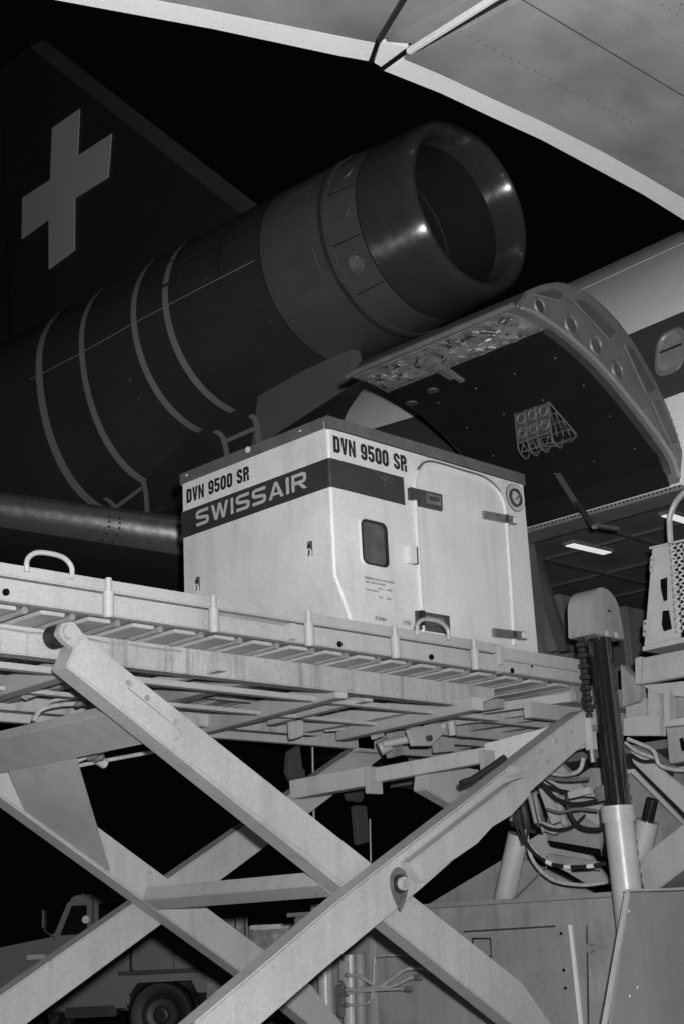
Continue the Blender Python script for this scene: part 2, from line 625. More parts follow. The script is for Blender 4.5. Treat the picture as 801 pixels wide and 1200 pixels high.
mb = MB()
for Y in (10.62, 11.55, 11.66, 12.30):
    for k in range(46):
        p = nsurf(Y, -1.3 + 2.6 * k / 45, 0)
        q = (p - V((XC, Y, ZN))).normalized()
        mb.cyl(p - q * .002, p + q * .004, .009, .006, n=5)
mb.build('cowl_rivets', RUBBER, nac, kind='stuff')
for Y0_, Y1_, a0, a1 in ((10.75, 11.3, .25, .62), (11.8, 12.2, .55, .95), (12.55, 13.1, -.35, .05), (14.4, 14.9, .35, .75), (10.8, 11.2, -.5, -.2)):
    mb = MB()
    mb.tube([nsurf(Y0_, a0, .000), nsurf(Y1_, a0, .002), nsurf(Y1_, (a0 + a1) / 2, .002), nsurf(Y1_, a1, .002), nsurf(Y0_, a1, .002), nsurf(Y0_, (a0 + a1) / 2, .002)], .004, n=4, closed=True)
    mb.build('access_panel_joint', NACF, nac)
# fan deep in the duct
mb = MB()
for k in range(38):
    a = 2 * math.pi * k / 38
    e = V((math.cos(a), 0, math.sin(a)))
    t = V((-math.sin(a), 0, math.cos(a)))
    c = V((XC, 13.3, ZN))
    mb.obox(c + e * .28, e * .70, t * .11 + V((0, .12, 0)), t * -.004 + V((0, .008, 0)))
mb.build('fan_blades', LMET, nac, kind='stuff')
# fin on top of the tail engine
mb = MB()


def finsec(Y0, Y1, z, t):
    c = Y1 - Y0
    return [V((XC, Y0, z)), V((XC - t * .8, Y0 + .12 * c, z)), V((XC - t, Y0 + .35 * c, z)), V((XC - t * .6, Y0 + .7 * c, z)), V((XC, Y1, z)),
            V((XC + t * .6, Y0 + .7 * c, z)), V((XC + t, Y0 + .35 * c, z)), V((XC + t * .8, Y0 + .12 * c, z))]


zb, zt = 10.35, 16.38
yb = 12.94 + (10.35 - 11.0) * (18.2 - 12.94) / (16.38 - 11.0)
S = [finsec(yb, 21.6, zb, .20), finsec(18.2, 21.9, zt, .12)]
mb.add(S[0] + S[1], [(i, (i + 1) % 8, 8 + (i + 1) % 8, 8 + i) for i in range(8)] + [list(range(8, 16))])
fin = mb.build('tail_fin', FINM, plane, sharp=50)
mb = MB()
vs = []
for z, y0, y1, t in ((zb, yb, 21.6, .20), (zt, 18.2, 21.9, .12)):
    c = y1 - y0
    s = .30 / .12 / c
    for f_, tt in ((0.0, 0), (.3, .8 * t * .3 / (.12 * c) if .3 < .12 * c else .8 * t)):
        pass
    vs += [V((XC - .03, y0 - .03, z)), V((XC - .8 * t * min(1, .3 / (.12 * c)) - .03, y0 + .3, z)), V((XC + .02, y0 - .02, z))]
mb.add(vs, [(0, 1, 4, 3), (2, 0, 3, 5)])
mb.build('leading_edge', FINLE, fin)
# white cross
mb = MB()


def fx(Y, z):
    f_ = (z - zb) / (zt - zb)
    y0 = yb + (18.2 - yb) * f_
    y1 = 21.6 + .3 * f_
    t = .20 - .08 * f_
    c = (Y - y0) / (y1 - y0)
    if c < .12:
        d = .8 * c / .12
    elif c < .35:
        d = .8 + .2 * (c - .12) / .23
    else:
        d = 1 - .4 * (c - .35) / .35
    return XC - t * d - .03


cr_px = [(62, 147), (93, 124), (92, 180), (130, 153), (128, 205), (90, 230), (90, 291), (59, 313), (59, 254), (26, 277), (27, 229), (61, 208)]
cr = [(onX(x_ - 3, y_, XC - .2).y, onX(x_, y_, XC - .2).z) for x_, y_ in cr_px]
cr0 = [(17.14, 14.60), (17.93, 14.60), (17.93, 13.66), (18.80, 13.66), (18.80, 12.84), (17.93, 12.84), (17.93, 11.93), (17.14, 11.93), (17.14, 12.84), (16.28, 12.84), (16.28, 13.70), (17.14, 13.70)]
mb.prism([V((fx(Y, z), Y, z)) for Y, z in cr], (.02, 0, 0))
mb.build('white_cross', CROSS, fin, smooth=False)
mb = MB()
mb.obox(V((fx(19.1, 11) - .0, 18.78, 10.4)), (0, .03, 0), (.012, 0, 0), (0, .55, 5.9))
mb.build('rudder_gap', RUBBER, fin)

# horizontal stabilizer on the near side
mb = MB()
ZS = 5.5
le_l = onZ(0, 600, ZS)
le_r = onZ(208, 625, 5.2)
dv = (le_r - le_l).normalized()
pa = le_l - dv * 3.5
pb = le_r + dv * 0.55
prof2 = [(-.10, .0), (-.085, .07), (-.03, .13), (.10, .19), (.4, .25), (1.0, .28), (2.0, .24), (3.4, .06), (3.4, -.02), (2.0, -.22), (1.0, -.30), (.4, -.28), (.10, -.20), (-.03, -.13), (-.085, -.07)]
vs = []
for p, s in ((pa, .75), (pb, 1.0)):
    for a, z in prof2:
        vs.append(p + V((0, a * s, z * s + (.0 if s == 1 else .15))))
n = len(prof2)
mb.add(vs, [(i, (i + 1) % n, n + (i + 1) % n, n + i) for i in range(n)] + [list(range(n))])
stab = mb.build('stabilizer', STABM, plane, sharp=60)
mb = MB()
le = [(a - .006, z * 1.03) for a, z in prof2 if a < .2]
le = [prof2_ for prof2_ in le if prof2_[1] < 0][::1] + [q for q in le if q[1] >= 0]
vs = []
for p, s in ((pa, .75), (pb, 1.0)):
    for a, z in le:
        vs.append(p + V((0, a * s - .004, z * s * 1.0 + (.0 if s == 1 else .15))))
n = len(le)
mb.add(vs, [(i, i + 1, n + i + 1, n + i) for i in range(n - 1)])
mb.build('leading_edge', STABL, stab, sharp=80)
mid = le_l.lerp(le_r, .58)
for k in (0, .045 * 2.3):
    mb = MB()
    for a, z in [(.12, -.208), (.02, -.165), (-.05, -.11), (-.09, -.05), (-.1, 0.0), (-.09, .05), (-.05, .1), (.05, .16)]:
        q = mid + dv * k + V((0, a - .012, z))
        mb.cyl(q, q + V((0, -.006, 0)), .012, n=6)
    mb.build('rivets', RUBBER, stab, kind='stuff')

# wing overhead: trailing edge along -X, kinked and swept outboard
ZW = 5.34
kink = onZ(458, 74, ZW)
root = onZ(801, 252, ZW)
tipd = onZ(70, 0, ZW)
kl = onZ(431, 70, ZW)
kr = onZ(449, 83, ZW)
dr = (root - kr).normalized()
dl = (tipd - kl).normalized()
Rr = root + dr * 2.0
Lt = tipd + dl * 3.0
WB = .17                                       # width of pale trailing edge, rising aft


def wing_panel(name, a, b, m, y0, y1, z0, z1, th, dirs):
    mb = MB()
    fw = V((0, -1, 0))
    vs = []
    for p in (a, b):
        vs += [p + fw * y0 + V((0, 0, z0)), p + fw * y1 + V((0, 0, z1)), p + fw * y1 + V((0, 0, z1 + th)), p + fw * y0 + V((0, 0, z0 + .02))]
    mb.add(vs, [(0, 1, 5, 4), (1, 2, 6, 5), (2, 3, 7, 6), (3, 0, 4, 7), (0, 3, 2, 1), (4, 5, 6, 7)])
    return mb.build(name, m, plane if dirs is None else dirs, bevel=0.002)


LOW_R = [(449.5, 83), (515, 109), (577, 138), (634, 164), (705, 202), (753, 228), (801, 258), (860, 297)]
TOP_R = [(473, 70), (515, 87.5), (577, 116.5), (634, 142.7), (705, 178), (753, 205), (801, 233), (860, 270)]
LOW_L = [(-60, -26), (60, -1), (250, 34), (400, 66), (431, 71.5)]
TOP_L = [(-60, -50), (60, -23), (250, 13), (400, 43), (441, 51)]


def skin(low, top, depth, drop, nm, m, parent):
    A_ = [onZ(x, y, ZW) for x, y in low]
    B_ = [onZ(x, y, ZW) for x, y in top]
    mb = MB()
    n = len(A_)
    if depth is None:                         # trailing-edge strip with a blunt rear face
        vs = [p for i in range(n) for p in (A_[i], B_[i], B_[i] + V((0, 0, .05)), A_[i] + V((0, 0, .03)))]
    else:
        vs = [p for i in range(n) for p in (B_[i] + V((0, -.001, .001)), B_[i] + V((0, -depth, drop)), B_[i] + V((0, -depth, drop + .5)), B_[i] + V((0, 0, .06)))]
    fs = [(4 * i + k, 4 * i + (k + 1) % 4, 4 * i + 4 + (k + 1) % 4, 4 * i + 4 + k) for i in range(n - 1) for k in range(4)] + [(0, 1, 2, 3), (4 * n - 4, 4 * n - 1, 4 * n - 2, 4 * n - 3)]
    mb.add(vs, fs)
    return mb.build(nm, m, parent, sharp=20)


wing = skin(LOW_R, TOP_R, 5.0, -.42, 'wing', WINGM, plane)
skin(LOW_L, TOP_L, 4.2, -.30, 'outer_flap', WINGM, wing)
skin(LOW_R, TOP_R, None, 0, 'trailing_edge', WINGE, wing)
skin(LOW_L, TOP_L, None, 0, 'trailing_edge', WINGE, wing)
mb = MB()
for k in range(40):
    p = onZ(473, 70, ZW).lerp(onZ(801, 233, ZW), k / 39)
    for dy, dz in ((.35, -.03), (1.1, -.093), (1.16, -.098)):
        q = p + V((0, -dy, dz))
        mb.cyl(q, q + V((0, 0, -.002)), .0045, n=5)
mb.build('wing_rivets', RIBD, wing, kind='stuff')
for dy in (.72, 1.6):
    mb = MB()
    p, q = onZ(470, 70, ZW) + V((0, -dy, -.084 * dy - .001)), onZ(860, 270, ZW) + V((0, -dy, -.084 * dy - .001))
    mb.obox(p, q - p, V((0, .004, 0)), V((0, 0, .004)))
    mb.build('skin_joint', DARKMET, wing)
# wedge flap between the two slots, with its seams
ks = [onZ(440, 72, ZW), onZ(453, 76, ZW)]
mb = MB()
z = V((0, 0, -.002))
mb.prism([onZ(438, 73, ZW) + z, onZ(446, 78, ZW) + z, onZ(478, 56, ZW) + z, onZ(446, 48, ZW) + z], (0, 0, .05))
mb.build('trailing_edge', WINGE, wing)
mb = MB()
mb.prism([onZ(452, 49, ZW), onZ(484, 51, ZW), onZ(584, -2, ZW), onZ(480, -2, ZW)], (0, 0, .05))
mb.build('flap_panel', WINGM, wing)
for (a, b, wd) in (((444, 50), (478, -6), .010), ((478, 64), (590, -6), .013), ((486, 62), (596, -2), .005)):
    p, q = onZ(*a, ZW - .05), onZ(*b, ZW - .16)
    d = (q - p).normalized()
    s = d.cross(V((0, 0, 1))).normalized()
    mb = MB()
    mb.obox(p - s * wd, d * (q - p).length, s * 2 * wd, V((0, 0, .03)))
    mb.build('flap_seal', WINGE if wd > .01 else RUBBER, wing, bevel=.004)
for a, b, wd in (((434, 74), (443, 48), .013), ((446, 83), (480, 58), .014)):
    p, q = onZ(*a, ZW - .02), onZ(*b, ZW - .02)
    d = (q - p).normalized()
    s = d.cross(V((0, 0, 1))).normalized()
    mb = MB()
    mb.obox(p - s * wd * .7, d * (q - p).length, s * 1.4 * wd, V((0, 0, .012)))
    mb.build('flap_slot', HOLE, wing)

# ------------------------------------------------------------------ cargo door, swung up
YD = 5.10
inner_px = [(797, 566), (790, 540), (775, 516), (752, 485), (722, 448), (690, 414), (655, 385), (625, 366), (604, 359)]
outer_px = [(618, 340), (640, 332), (662, 331), (690, 343), (718, 368), (742, 400), (765, 440), (785, 484), (800, 530)]
inn = spline(pY(inner_px, YD), 2)
out = spline(pY(outer_px, YD), 3)
free = inn[-1]
DW = 1.0
# door width so that the far free corner lands where the photo shows it
ratio = onY(405, 437, 1.0)
DW = free.x / ratio.x - YD
mb = MB()
mb.prism(inn + out, (0, DW, 0))
door = mb.build('cargo_door', RIB, plane, bevel=.012, sharp=28)


def strip_on(pts, y0, y1, off, thick):
    """sheet following curve pts (in XZ), from y0 to y1, hung off below by off"""
    vs = []
    N = len(pts)
    for i, p in enumerate(pts):
        d = (pts[min(i + 1, N - 1)] - pts[max(i - 1, 0)]).normalized()
        nn = V((0, 1, 0)).cross(d).normalized()
        if nn.z > 0:
            nn = -nn
        for o_ in (off, off + thick):
            q = p + nn * o_
            vs += [V((q.x, y0, q.z)), V((q.x, y1, q.z))]
    fs = []
    for i in range(N - 1):
        a, b = 4 * i, 4 * i + 4
        fs += [(a, a + 1, b + 1, b), (a + 2, a + 3, b + 3, b + 2), (a, a + 2, b + 2, b), (a + 1, a + 3, b + 3, b + 1)]
    fs += [(0, 1, 3, 2), (4 * N - 4, 4 * N - 3, 4 * N - 1, 4 * N - 2)]
    return vs, fs


def sub(pts, t0, t1, k=10):
    """resample polyline between fractions"""
    P = spline(pts, 6)
    L_ = [0]
    for a, b in zip(P, P[1:]):
        L_.append(L_[-1] + (b - a).length)
    T = L_[-1]
    res = []
    for i in range(k + 1):
        s = (t0 + (t1 - t0) * i / k) * T
        for j in range(len(P) - 1):
            if L_[j + 1] >= s - 1e-9:
                res.append(P[j].lerp(P[j + 1], (s - L_[j]) / max(1e-9, L_[j + 1] - L_[j])))
                break
    return res


lin = sub(inn, .0, .80)
mb = MB()
mb.add(*strip_on(lin, YD + .09, YD + DW - .03, .004, .012))
liner = mb.build('door_liner', LINER, door, sharp=20)
pan = sub(inn, .825, .985, 6)
mb = MB()
mb.add(*strip_on(pan, YD + .10, YD + DW - .05, .003, .006))
latchpan = mb.build('latch_pan', LATCHP, door)
# rim of the free edge
rim = [V((p.x, YD + DW * i / 8, p.z)) for i, p in enumerate([free + V((-.02, 0, -.01))] * 9)]
mb = MB()
mb.tube([onY(600, 358, YD) + V((.0, 0, 0))] + [free + V((-.03, .06, 0)), free + V((-.035, .2, -.004)), free + V((-.035, DW - .12, -.004)), free + V((-.02, DW - .03, -.004))], .022, n=8)
mb.build('door_rim', RIB, door)
# seal along the near inner edge: pale flange
mb = MB()
mb.add(*strip_on(sub(inn, .02, .97, 16), YD - .010, YD + .012, -.006, .014))
mb.build('edge_flange', mat('door_flange', 0.27, 0.4, 0.2, var=0.1, scale=10), door, sharp=60)
mb = MB()
mb.add(*strip_on(sub(inn, .04, .80, 16), YD + .055, YD + .10, .0, .02))
mb.build('seal_retainer', DARKMET, door, sharp=60)
# latch mechanism bits in the pan
rnd = random.Random(3)
bits = [MB() for _ in range(4)]
for i in range(130):
    t = .83 + .15 * rnd.random()
    p = sub(inn, t, t + .01, 1)[0]
    y = YD + .12 + (DW - .2) * rnd.random()
    q = V((p.x, y, p.z - .012))
    a, b = .01 + .045 * rnd.random(), .01 + .035 * rnd.random()
    if rnd.random() < .3:
        bits[i % 4].tube([q, q + V((a, b * 2 * rnd.choice((-1, 1)), -.010)), q + V((2 * a, b, .0))], .006 + .006 * rnd.random(), n=5, smooth=3)
    else:
        bits[i % 4].box(q.x, q.x + a, q.y, q.y + b, q.z - .014 * rnd.random() - .002, q.z + .03)
for b_, mm in zip(bits, (LATCHP, DARKMET, LMET, RIB)):
    b_.build('latch_linkage', mm, door, kind='stuff')
# rivet line at the liner edge
mb = MB()
p = sub(inn, .81, .815, 1)[0]
rivet_row(mb, [V((p.x, YD + .1 + k * .075, p.z - .004)) for k in range(int((DW - .1) / .075))], (0, 0, -1), .010, .008)
for t in (.18, .34, .5, .66):
    p = sub(inn, t, t + .01, 1)[0]
    rivet_row(mb, [V((p.x, YD + .22 + k * .36, p.z - .012)) for k in range(4)], (-.3, 0, -1), .009, .012)
mb.build('rivets', LMET, door, kind='stuff')
# end rib: lightening holes
P_in = sub(inn, .05, 1, 40)


def disc(px, py, r, name, parent, m1, m2):
    c = onY(px, py, YD)
    mb = MB()
    mb.lathe([(0, r * .72), (-.012, r * .80), (-.016, r * .92), (-.002, r * 1.05)], c, V((0, 1, 0)), 28)
    h = mb.build(name, m1, parent)
    mb = MB()
    mb.cyl(c + V((0, -.004, 0)), c + V((0, -.001, 0)), r * .74, n=28)
    mb.build('hole_web', m2, h)


for x, y, r in ((631, 359, .060), (668, 381, .075), (697, 405, .075), (722, 434, .068)):
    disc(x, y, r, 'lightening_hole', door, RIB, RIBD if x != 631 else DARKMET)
# recessed bays along the outer skin side
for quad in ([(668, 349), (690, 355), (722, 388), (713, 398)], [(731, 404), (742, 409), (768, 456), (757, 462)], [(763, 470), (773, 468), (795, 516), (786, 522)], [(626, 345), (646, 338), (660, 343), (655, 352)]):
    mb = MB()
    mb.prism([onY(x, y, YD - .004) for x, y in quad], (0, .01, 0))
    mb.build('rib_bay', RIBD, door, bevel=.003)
    mb = MB()
    a, b = onY(*quad[0], YD - .012), onY(*quad[3], YD - .012)
    mb.tube([a, b], .008, n=5)
    mb.build('rib_stiffener', RIB, door)
mb = MB()
for k in range(34):
    t = k / 33
    p = sub(inn, .08, .95, 33)[33 - k] if k == 0 else None
ptsin = sub(inn, .06, .96, 33)
ptsout = sub(list(reversed(out)), .04, .9, 33)
rivet_row(mb, [V((a.lerp(b, .62).x, YD, a.lerp(b, .62).z)) for a, b in zip(ptsin, ptsout)], (0, -1, 0), .0075, .006)
rivet_row(mb, [V((a.lerp(b, .93).x, YD, a.lerp(b, .93).z)) for a, b in zip(ptsin, ptsout)], (0, -1, 0), .006, .005)
rivet_row(mb, [V((a.lerp(b, .12).x, YD, a.lerp(b, .12).z)) for a, b in zip(ptsin, ptsout)], (0, -1, 0), .006, .005)
mb.build('rivets', DARKMET, door, kind='stuff')


def liner_pt(px, py, off=.02):
    """where the sight line meets the liner (found on the curve), hung off a little"""
    best = None
    P = sub(inn, .0, 1, 60)
    for a, b in zip(P, P[1:]):
        d = ray(px, py)
        # plane through a,b parallel to Y
        t_ = V((b.x - a.x, 0, b.z - a.z))
        nn = V((-t_.z, 0, t_.x))
        den = d.dot(nn)
        if abs(den) < 1e-9:
            continue
        s = (a - CAM).dot(nn) / den
        q = CAM + d * s
        u_ = (V((q.x - a.x, 0, q.z - a.z))).dot(t_) / t_.length_squared
        if -.01 <= u_ <= 1.01:
            return q + V((-.2, 0, -1)).normalized() * off
    return onY(px, py, YD + .4)


# pale discs
for x, y in ((482, 470), (507, 455)):
    q = liner_pt(x, y, .014)
    mb = MB()
    mb.cyl(q, q + V((.0, 0, -.012)), .045, n=20)
    mb.build('liner_disc', RIBD, door)
# handle at the liner edge
q = liner_pt(515, 427, .01)
mb = MB()
mb.obox(q + V((-.06, -.05, -.05)), (.18, 0, -.035), (0, .07, 0), (.01, 0, .05))
mb.build('door_handle', RIB, door, bevel=.01)
q = liner_pt(528, 433, .012)
mb = MB()
mb.obox(q + V((0, -.02, -.03)), (.12, 0, -.03), (0, .045, 0), (.01, 0, .025))
mb.build('door_handle', LMET, door, bevel=.006)
# wire stowage basket
tl, tr = liner_pt(603, 482, .02), liner_pt(641, 467, .02)
rr_, rl_ = liner_pt(677, 504, .02), liner_pt(640, 523, .02)
ax = tr - tl
ax = V((0, ax.y, 0))
al = rr_ - tr
al.y = 0
drop = .29
mb = MB()
A0, A1 = tl, tl + ax
D_ = V((0, 0, -drop))
panel = MB()
panel.obox(A0, ax, V((.012, 0, 0)), V((0, 0, -.235)))
pp = panel.build('wire_basket', mat('basket_plate', 0.08, 0.5, 0.4, var=0.3, scale=18), door)
WB_ = MB()
for f_ in (0, .3, .6, 1.0):
    a = A0 + ax * f_
    path = [a, a + V((0, 0, -.235)), a + V((.02, 0, -.30)), a + V((.09, 0, -.335)), a + al * .45 + V((0, 0, -.20)), a + al * .8 + V((0, 0, -.10)), a + al]
    WB_.tube(path, .006, n=5, smooth=4)
for h in (-.15, -.235, -.30):
    WB_.tube([A0 + V((-.004 if h > -.24 else .02, 0, h)), A1 + V((-.004 if h > -.24 else .02, 0, h))], .008 if h == -.15 else .006, n=5)
for f_ in (.25, .5, .75, 1):
    WB_.tube([A0 + al * f_ + V((0, 0, -.02)), A1 + al * f_ + V((0, 0, -.02))], .005, n=5)
for e in (A0, A1):
    for k in range(4):
        p0 = e + al * (k / 4) + V((0, 0, -.01))
        p1 = e + al * ((k + .5) / 4) + V((0.03, 0, -.26 * (1 - (k + .5) / 4)))
        p2 = e + al * ((k + 1) / 4) + V((0, 0, -.01))
        WB_.tube([p0, p1, p2], .004, n=4)
    WB_.tube([e, e + al], .007, n=5)
for k in range(8):
    a = A0 + ax * (k / 8) + V((.02, 0, -.24 if k % 2 else -.32))
    b = A0 + ax * ((k + 1) / 8) + V((.02, 0, -.32 if k % 2 else -.24))
    WB_.tube([a, b], .004, n=4)
WB_.build('basket_wires', WIRE, pp)
for k in range(3):
    for j in range(2):
        c = A0 + ax * ((k + .5) / 3) + V((-.001, 0, -.055 - .105 * j))
        mb = MB()
        mb.lathe([(0, .030), (-.006, .035), (-.002, .042)], c, V((1, 0, 0)), 16)
        mb.build('basket_ring', RIB, pp)
# folding stay between door and fuselage
for a, b, wd in (((653, 550), (676, 584), .025), ((674, 582), (696, 616), .02), ((696, 614), (722, 618), .022)):
    p, q = liner_pt(*a, .03), liner_pt(*b, .05)
    mb = MB()
    d = (q - p)
    s = d.cross(V((0, 0, 1))).normalized() * wd
    mb.obox(p - s, d, s * 2, V((0, 0, -.025)))
    mb.build('door_stay', RIBD, door, bevel=.004)
# hinge with its row of holes
h0 = V((inn[0].x, YD - .02, inn[0].z - .045))
h1 = V((inn[0].x, YD + DW + .1, inn[0].z - .045))
mb = MB()
mb.obox(h0 + V((-.03, 0, -.008)), h1 - h0, V((.30, 0, .0)), V((0, 0, .036)))
hinge = mb.build('door_hinge', mat('hinge_metal', 0.22, 0.4, 0.3, var=0.2, scale=20), plane, bevel=.008)
mb = MB()
k = 46
for i in range(k):
    p = h0.lerp(h1, (i + .5) / k) + V((-.031, 0, .012))
    mb.cyl(p, p + V((-.003, 0, 0)), .0075, n=6)
mb.build('hinge_holes', HOLE, hinge, kind='stuff')

# ------------------------------------------------------------------ hold inside the doorway
XI = 9.1
hold = MB()
hold.box(XI - .05, 12.6, DOOR_Y0 - 2.6, 8.2, 4.43, 4.47)
hold = hold.build('hold_ceiling', HOLD, plane)
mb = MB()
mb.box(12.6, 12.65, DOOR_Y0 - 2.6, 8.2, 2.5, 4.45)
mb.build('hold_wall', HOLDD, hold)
mb = MB()
mb.box(XI, 12.6, 8.2, 8.25, 2.5, 4.45)
mb.build('hold_wall', HOLD, hold)
mb = MB()
mb.box(XI - .3, 12.6, DOOR_Y0 - 2.6, 8.2, 2.5, 2.56)
mb.build('hold_floor', HOLD, hold)
# door frame lips
for Y in (DOOR_Y0, DOOR_Y1):
    mb = MB()
    pts = [fus(tT + (tB - tT) * i / 8, Y) for i in range(9)]
    vs = []
    for p in pts:
        vs += [p + V((-.01, -.05, 0)), p + V((-.01, .05, 0)), p + V((.22, .05, 0)), p + V((.22, -.05, 0))]
    mb.add(vs, [(4 * i + a, 4 * i + (a + 1) % 4, 4 * i + 4 + (a + 1) % 4, 4 * i + 4 + a) for i in range(8) for a in range(4)])
    mb.build('doorway_frame', HOLD, hold)


def lamp(pa_, pb_):
    z = 4.385
    a, b = onZ(*pa_, z), onZ(*pb_, z)
    mb = MB()
    L_ = b - a
    s = L_.cross(V((0, 0, 1))).normalized() * .045
    mb.obox(a - s, L_, 2 * s, V((0, 0, .02)))
    o = mb.build('ceiling_light', LAMP, hold)
    mb = MB()
    s2 = s * 1.35
    mb.obox(a - s2 - L_ * .03 + V((0, 0, .006)), L_ * 1.06, 2 * s2, V((0, 0, .03)))
    mb.build('light_frame', RIB, o)


lamp((667, 639), (711, 649))
lamp((780, 604), (812, 614))
# ceiling joints, liner frames and a net curtain
for Y in (5.4, 6.3, 7.2):
    mb = MB()
    mb.box(XI, 12.6, Y, Y + .05, 4.405, 4.435)
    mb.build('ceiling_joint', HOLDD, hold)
for X in (9.9, 10.8, 11.7):
    mb = MB()
    mb.box(X, X + .04, DOOR_Y0 - 2.6, 8.2, 4.408, 4.435)
    mb.build('ceiling_joint', HOLDD, hold)
for i, (X, Y) in enumerate(((9.7, 7.5), (9.7, 6.95), (10.6, 7.5), (10.6, 6.9), (11.3, 7.5))):
    mb = MB()
    mb.box(X, X + .5, Y, Y + .42, 3.0, 4.15 - .12 * (i % 2))
    o = mb.build('liner_panel', HOLD, hold, bevel=.02)
    mb = MB()
    mb.box(X - .012, X + .004, Y + .06, Y + .36, 3.5, 4.0)
    mb.build('panel_recess', HOLDD, o)
mb = MB()
vs = []
for i in range(41):
    Y = 4.2 + 2.6 * i / 40
    xo = 11.2 + .05 * math.sin(i * 1.7) + .03 * math.sin(i * .6)
    vs += [V((xo, Y, 4.42)), V((xo - .15, Y + .05 * math.sin(i), 2.6))]
mb.add(vs, [(2 * i, 2 * i + 1, 2 * i + 3, 2 * i + 2) for i in range(40)])
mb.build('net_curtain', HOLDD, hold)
for (a, b) in (((628, 648), (664, 762)), ((620, 660), (652, 762))):
    mb = MB()
    p, q = onX(*a, 9.35), onX(*b, 9.2)
    mb.obox(p, q - p, (0, .09, 0), (.06, 0, 0))
    mb.build('liner_post', HOLDD if a[0] == 628 else HOLD, hold)
mb = MB()
mb.tube([onX(673, 706, 9.6), onX(673, 712, 9.6), onX(671, 727, 9.6)], .010, n=6)
mb.build('grab_handle', LMET, hold)

# ================================================================== CONTAINER
CX, CY, CT = 6.036, 5.984, CH + 3.158
CWD, CDP, CB = 2.01, 1.483, 2.905
box = thing('cargo_container', 'white cargo container with black registration lettering on a dark stripe, on the loader', 'container', (CX + 1, CY + .74, CB))
mb = MB()
mb.prism([V((CX, CY, CT)), V((CX + CWD, CY, CT)), V((CX + CWD, CY, CB)), V((CX + .25, CY, CB)), V((CX, CY, CT - 1.034))], (0, CDP, 0))
shell = mb.build('shell', WHITE, box, bevel=.022, seg=3)
# aluminium edging round the top
E_ = .006
for nm, a in (('top_edging', (CX - E_, CX + CWD + E_, CY - E_, CY + .03)), ('top_edging', (CX - E_, CX + .03, CY + .0305, CY + CDP + E_)), ('top_edging', (CX + CWD - .03, CX + CWD + E_, CY + .0305, CY + CDP + E_))):
    mb = MB()
    mb.box(*a, CT - .082, CT + .006)
    o = mb.build(nm, CAPM, box, bevel=.006)
mb = MB()
rivet_row(mb, [V((CX + .06 + .16 * i, CY - E_, CT - .04)) for i in range(13)], (0, -1, 0), .007, .003)
rivet_row(mb, [V((CX - E_, CY + .08 + .16 * i, CT - .04)) for i in range(9)], (-1, 0, 0), .007, .003)
mb.build('rivets', DARKMET, box, kind='stuff')
mb = MB()
p = onX(291, 527, CX - .01)
mb.cyl(p, p + V((-.006, 0, 0)), .022, n=8)
mb.build('edging_mark', SEAL, box)
for x, y, r in ((352, 505, .007), (219, 557, .009)):
    p = onX(x, y, CX - .008)
    mb = MB()
    mb.prism([p + V((0, r * math.cos(t) * (1.6 + .6 * math.sin(3 * t)), r * math.sin(t))) for t in [2 * math.pi * i / 9 for i in range(9)]], (-.001, 0, 0))
    mb.build('paint_chip', WHITE, box)
# stripe
S1, S2 = CT - .279, CT - .471
mb = MB()
mb.box(CX - .002, CX + .0005, CY + .02, CY + CDP - .003, S2, S1)
mb.build('dark_stripe', BAND, box)
mb = MB()
k = 6
vs = []
for i in range(k + 1):
    a = math.pi / 2 * i / k
    c = V((CX + .02, CY + .02, 0))
    p = c + V((-math.cos(a), -math.sin(a), 0)) * .0222
    vs += [V((p.x, p.y, S1)), V((p.x, p.y, S2))]
mb.add(vs, [(2 * i, 2 * i + 1, 2 * i + 3, 2 * i + 2) for i in range(k)])
mb.build('dark_stripe', BAND, box)
mb = MB()
mb.box(CX + .02, onY(473, 575, CY).x, CY - .002, CY + .0005, S2, S1)
mb.build('dark_stripe', BAND, box)


def ribbon(path, t, closed=False):
    """flat mitred stroke along a polyline, as quads"""
    n = len(path)
    L_, R_ = [], []
    for i in range(n):
        p = V((*path[i], 0))
        d0 = (p - V((*path[i - 1], 0))).normalized() if (closed or i > 0) else None
        d1 = (V((*path[(i + 1) % n], 0)) - p).normalized() if (closed or i < n - 1) else None
        d0 = d0 or d1
        d1 = d1 or d0
        n0, n1 = V((-d0.y, d0.x, 0)), V((-d1.y, d1.x, 0))
        m_ = (n0 + n1).normalized()
        m_ = m_ * (t / 2 / max(.35, m_.dot(n0)))
        L_.append((p.x + m_.x, p.y + m_.y))
        R_.append((p.x - m_.x, p.y - m_.y))
    return [[L_[i], R_[i], R_[(i + 1) % n], L_[(i + 1) % n]] for i in range(n if closed else n - 1)]


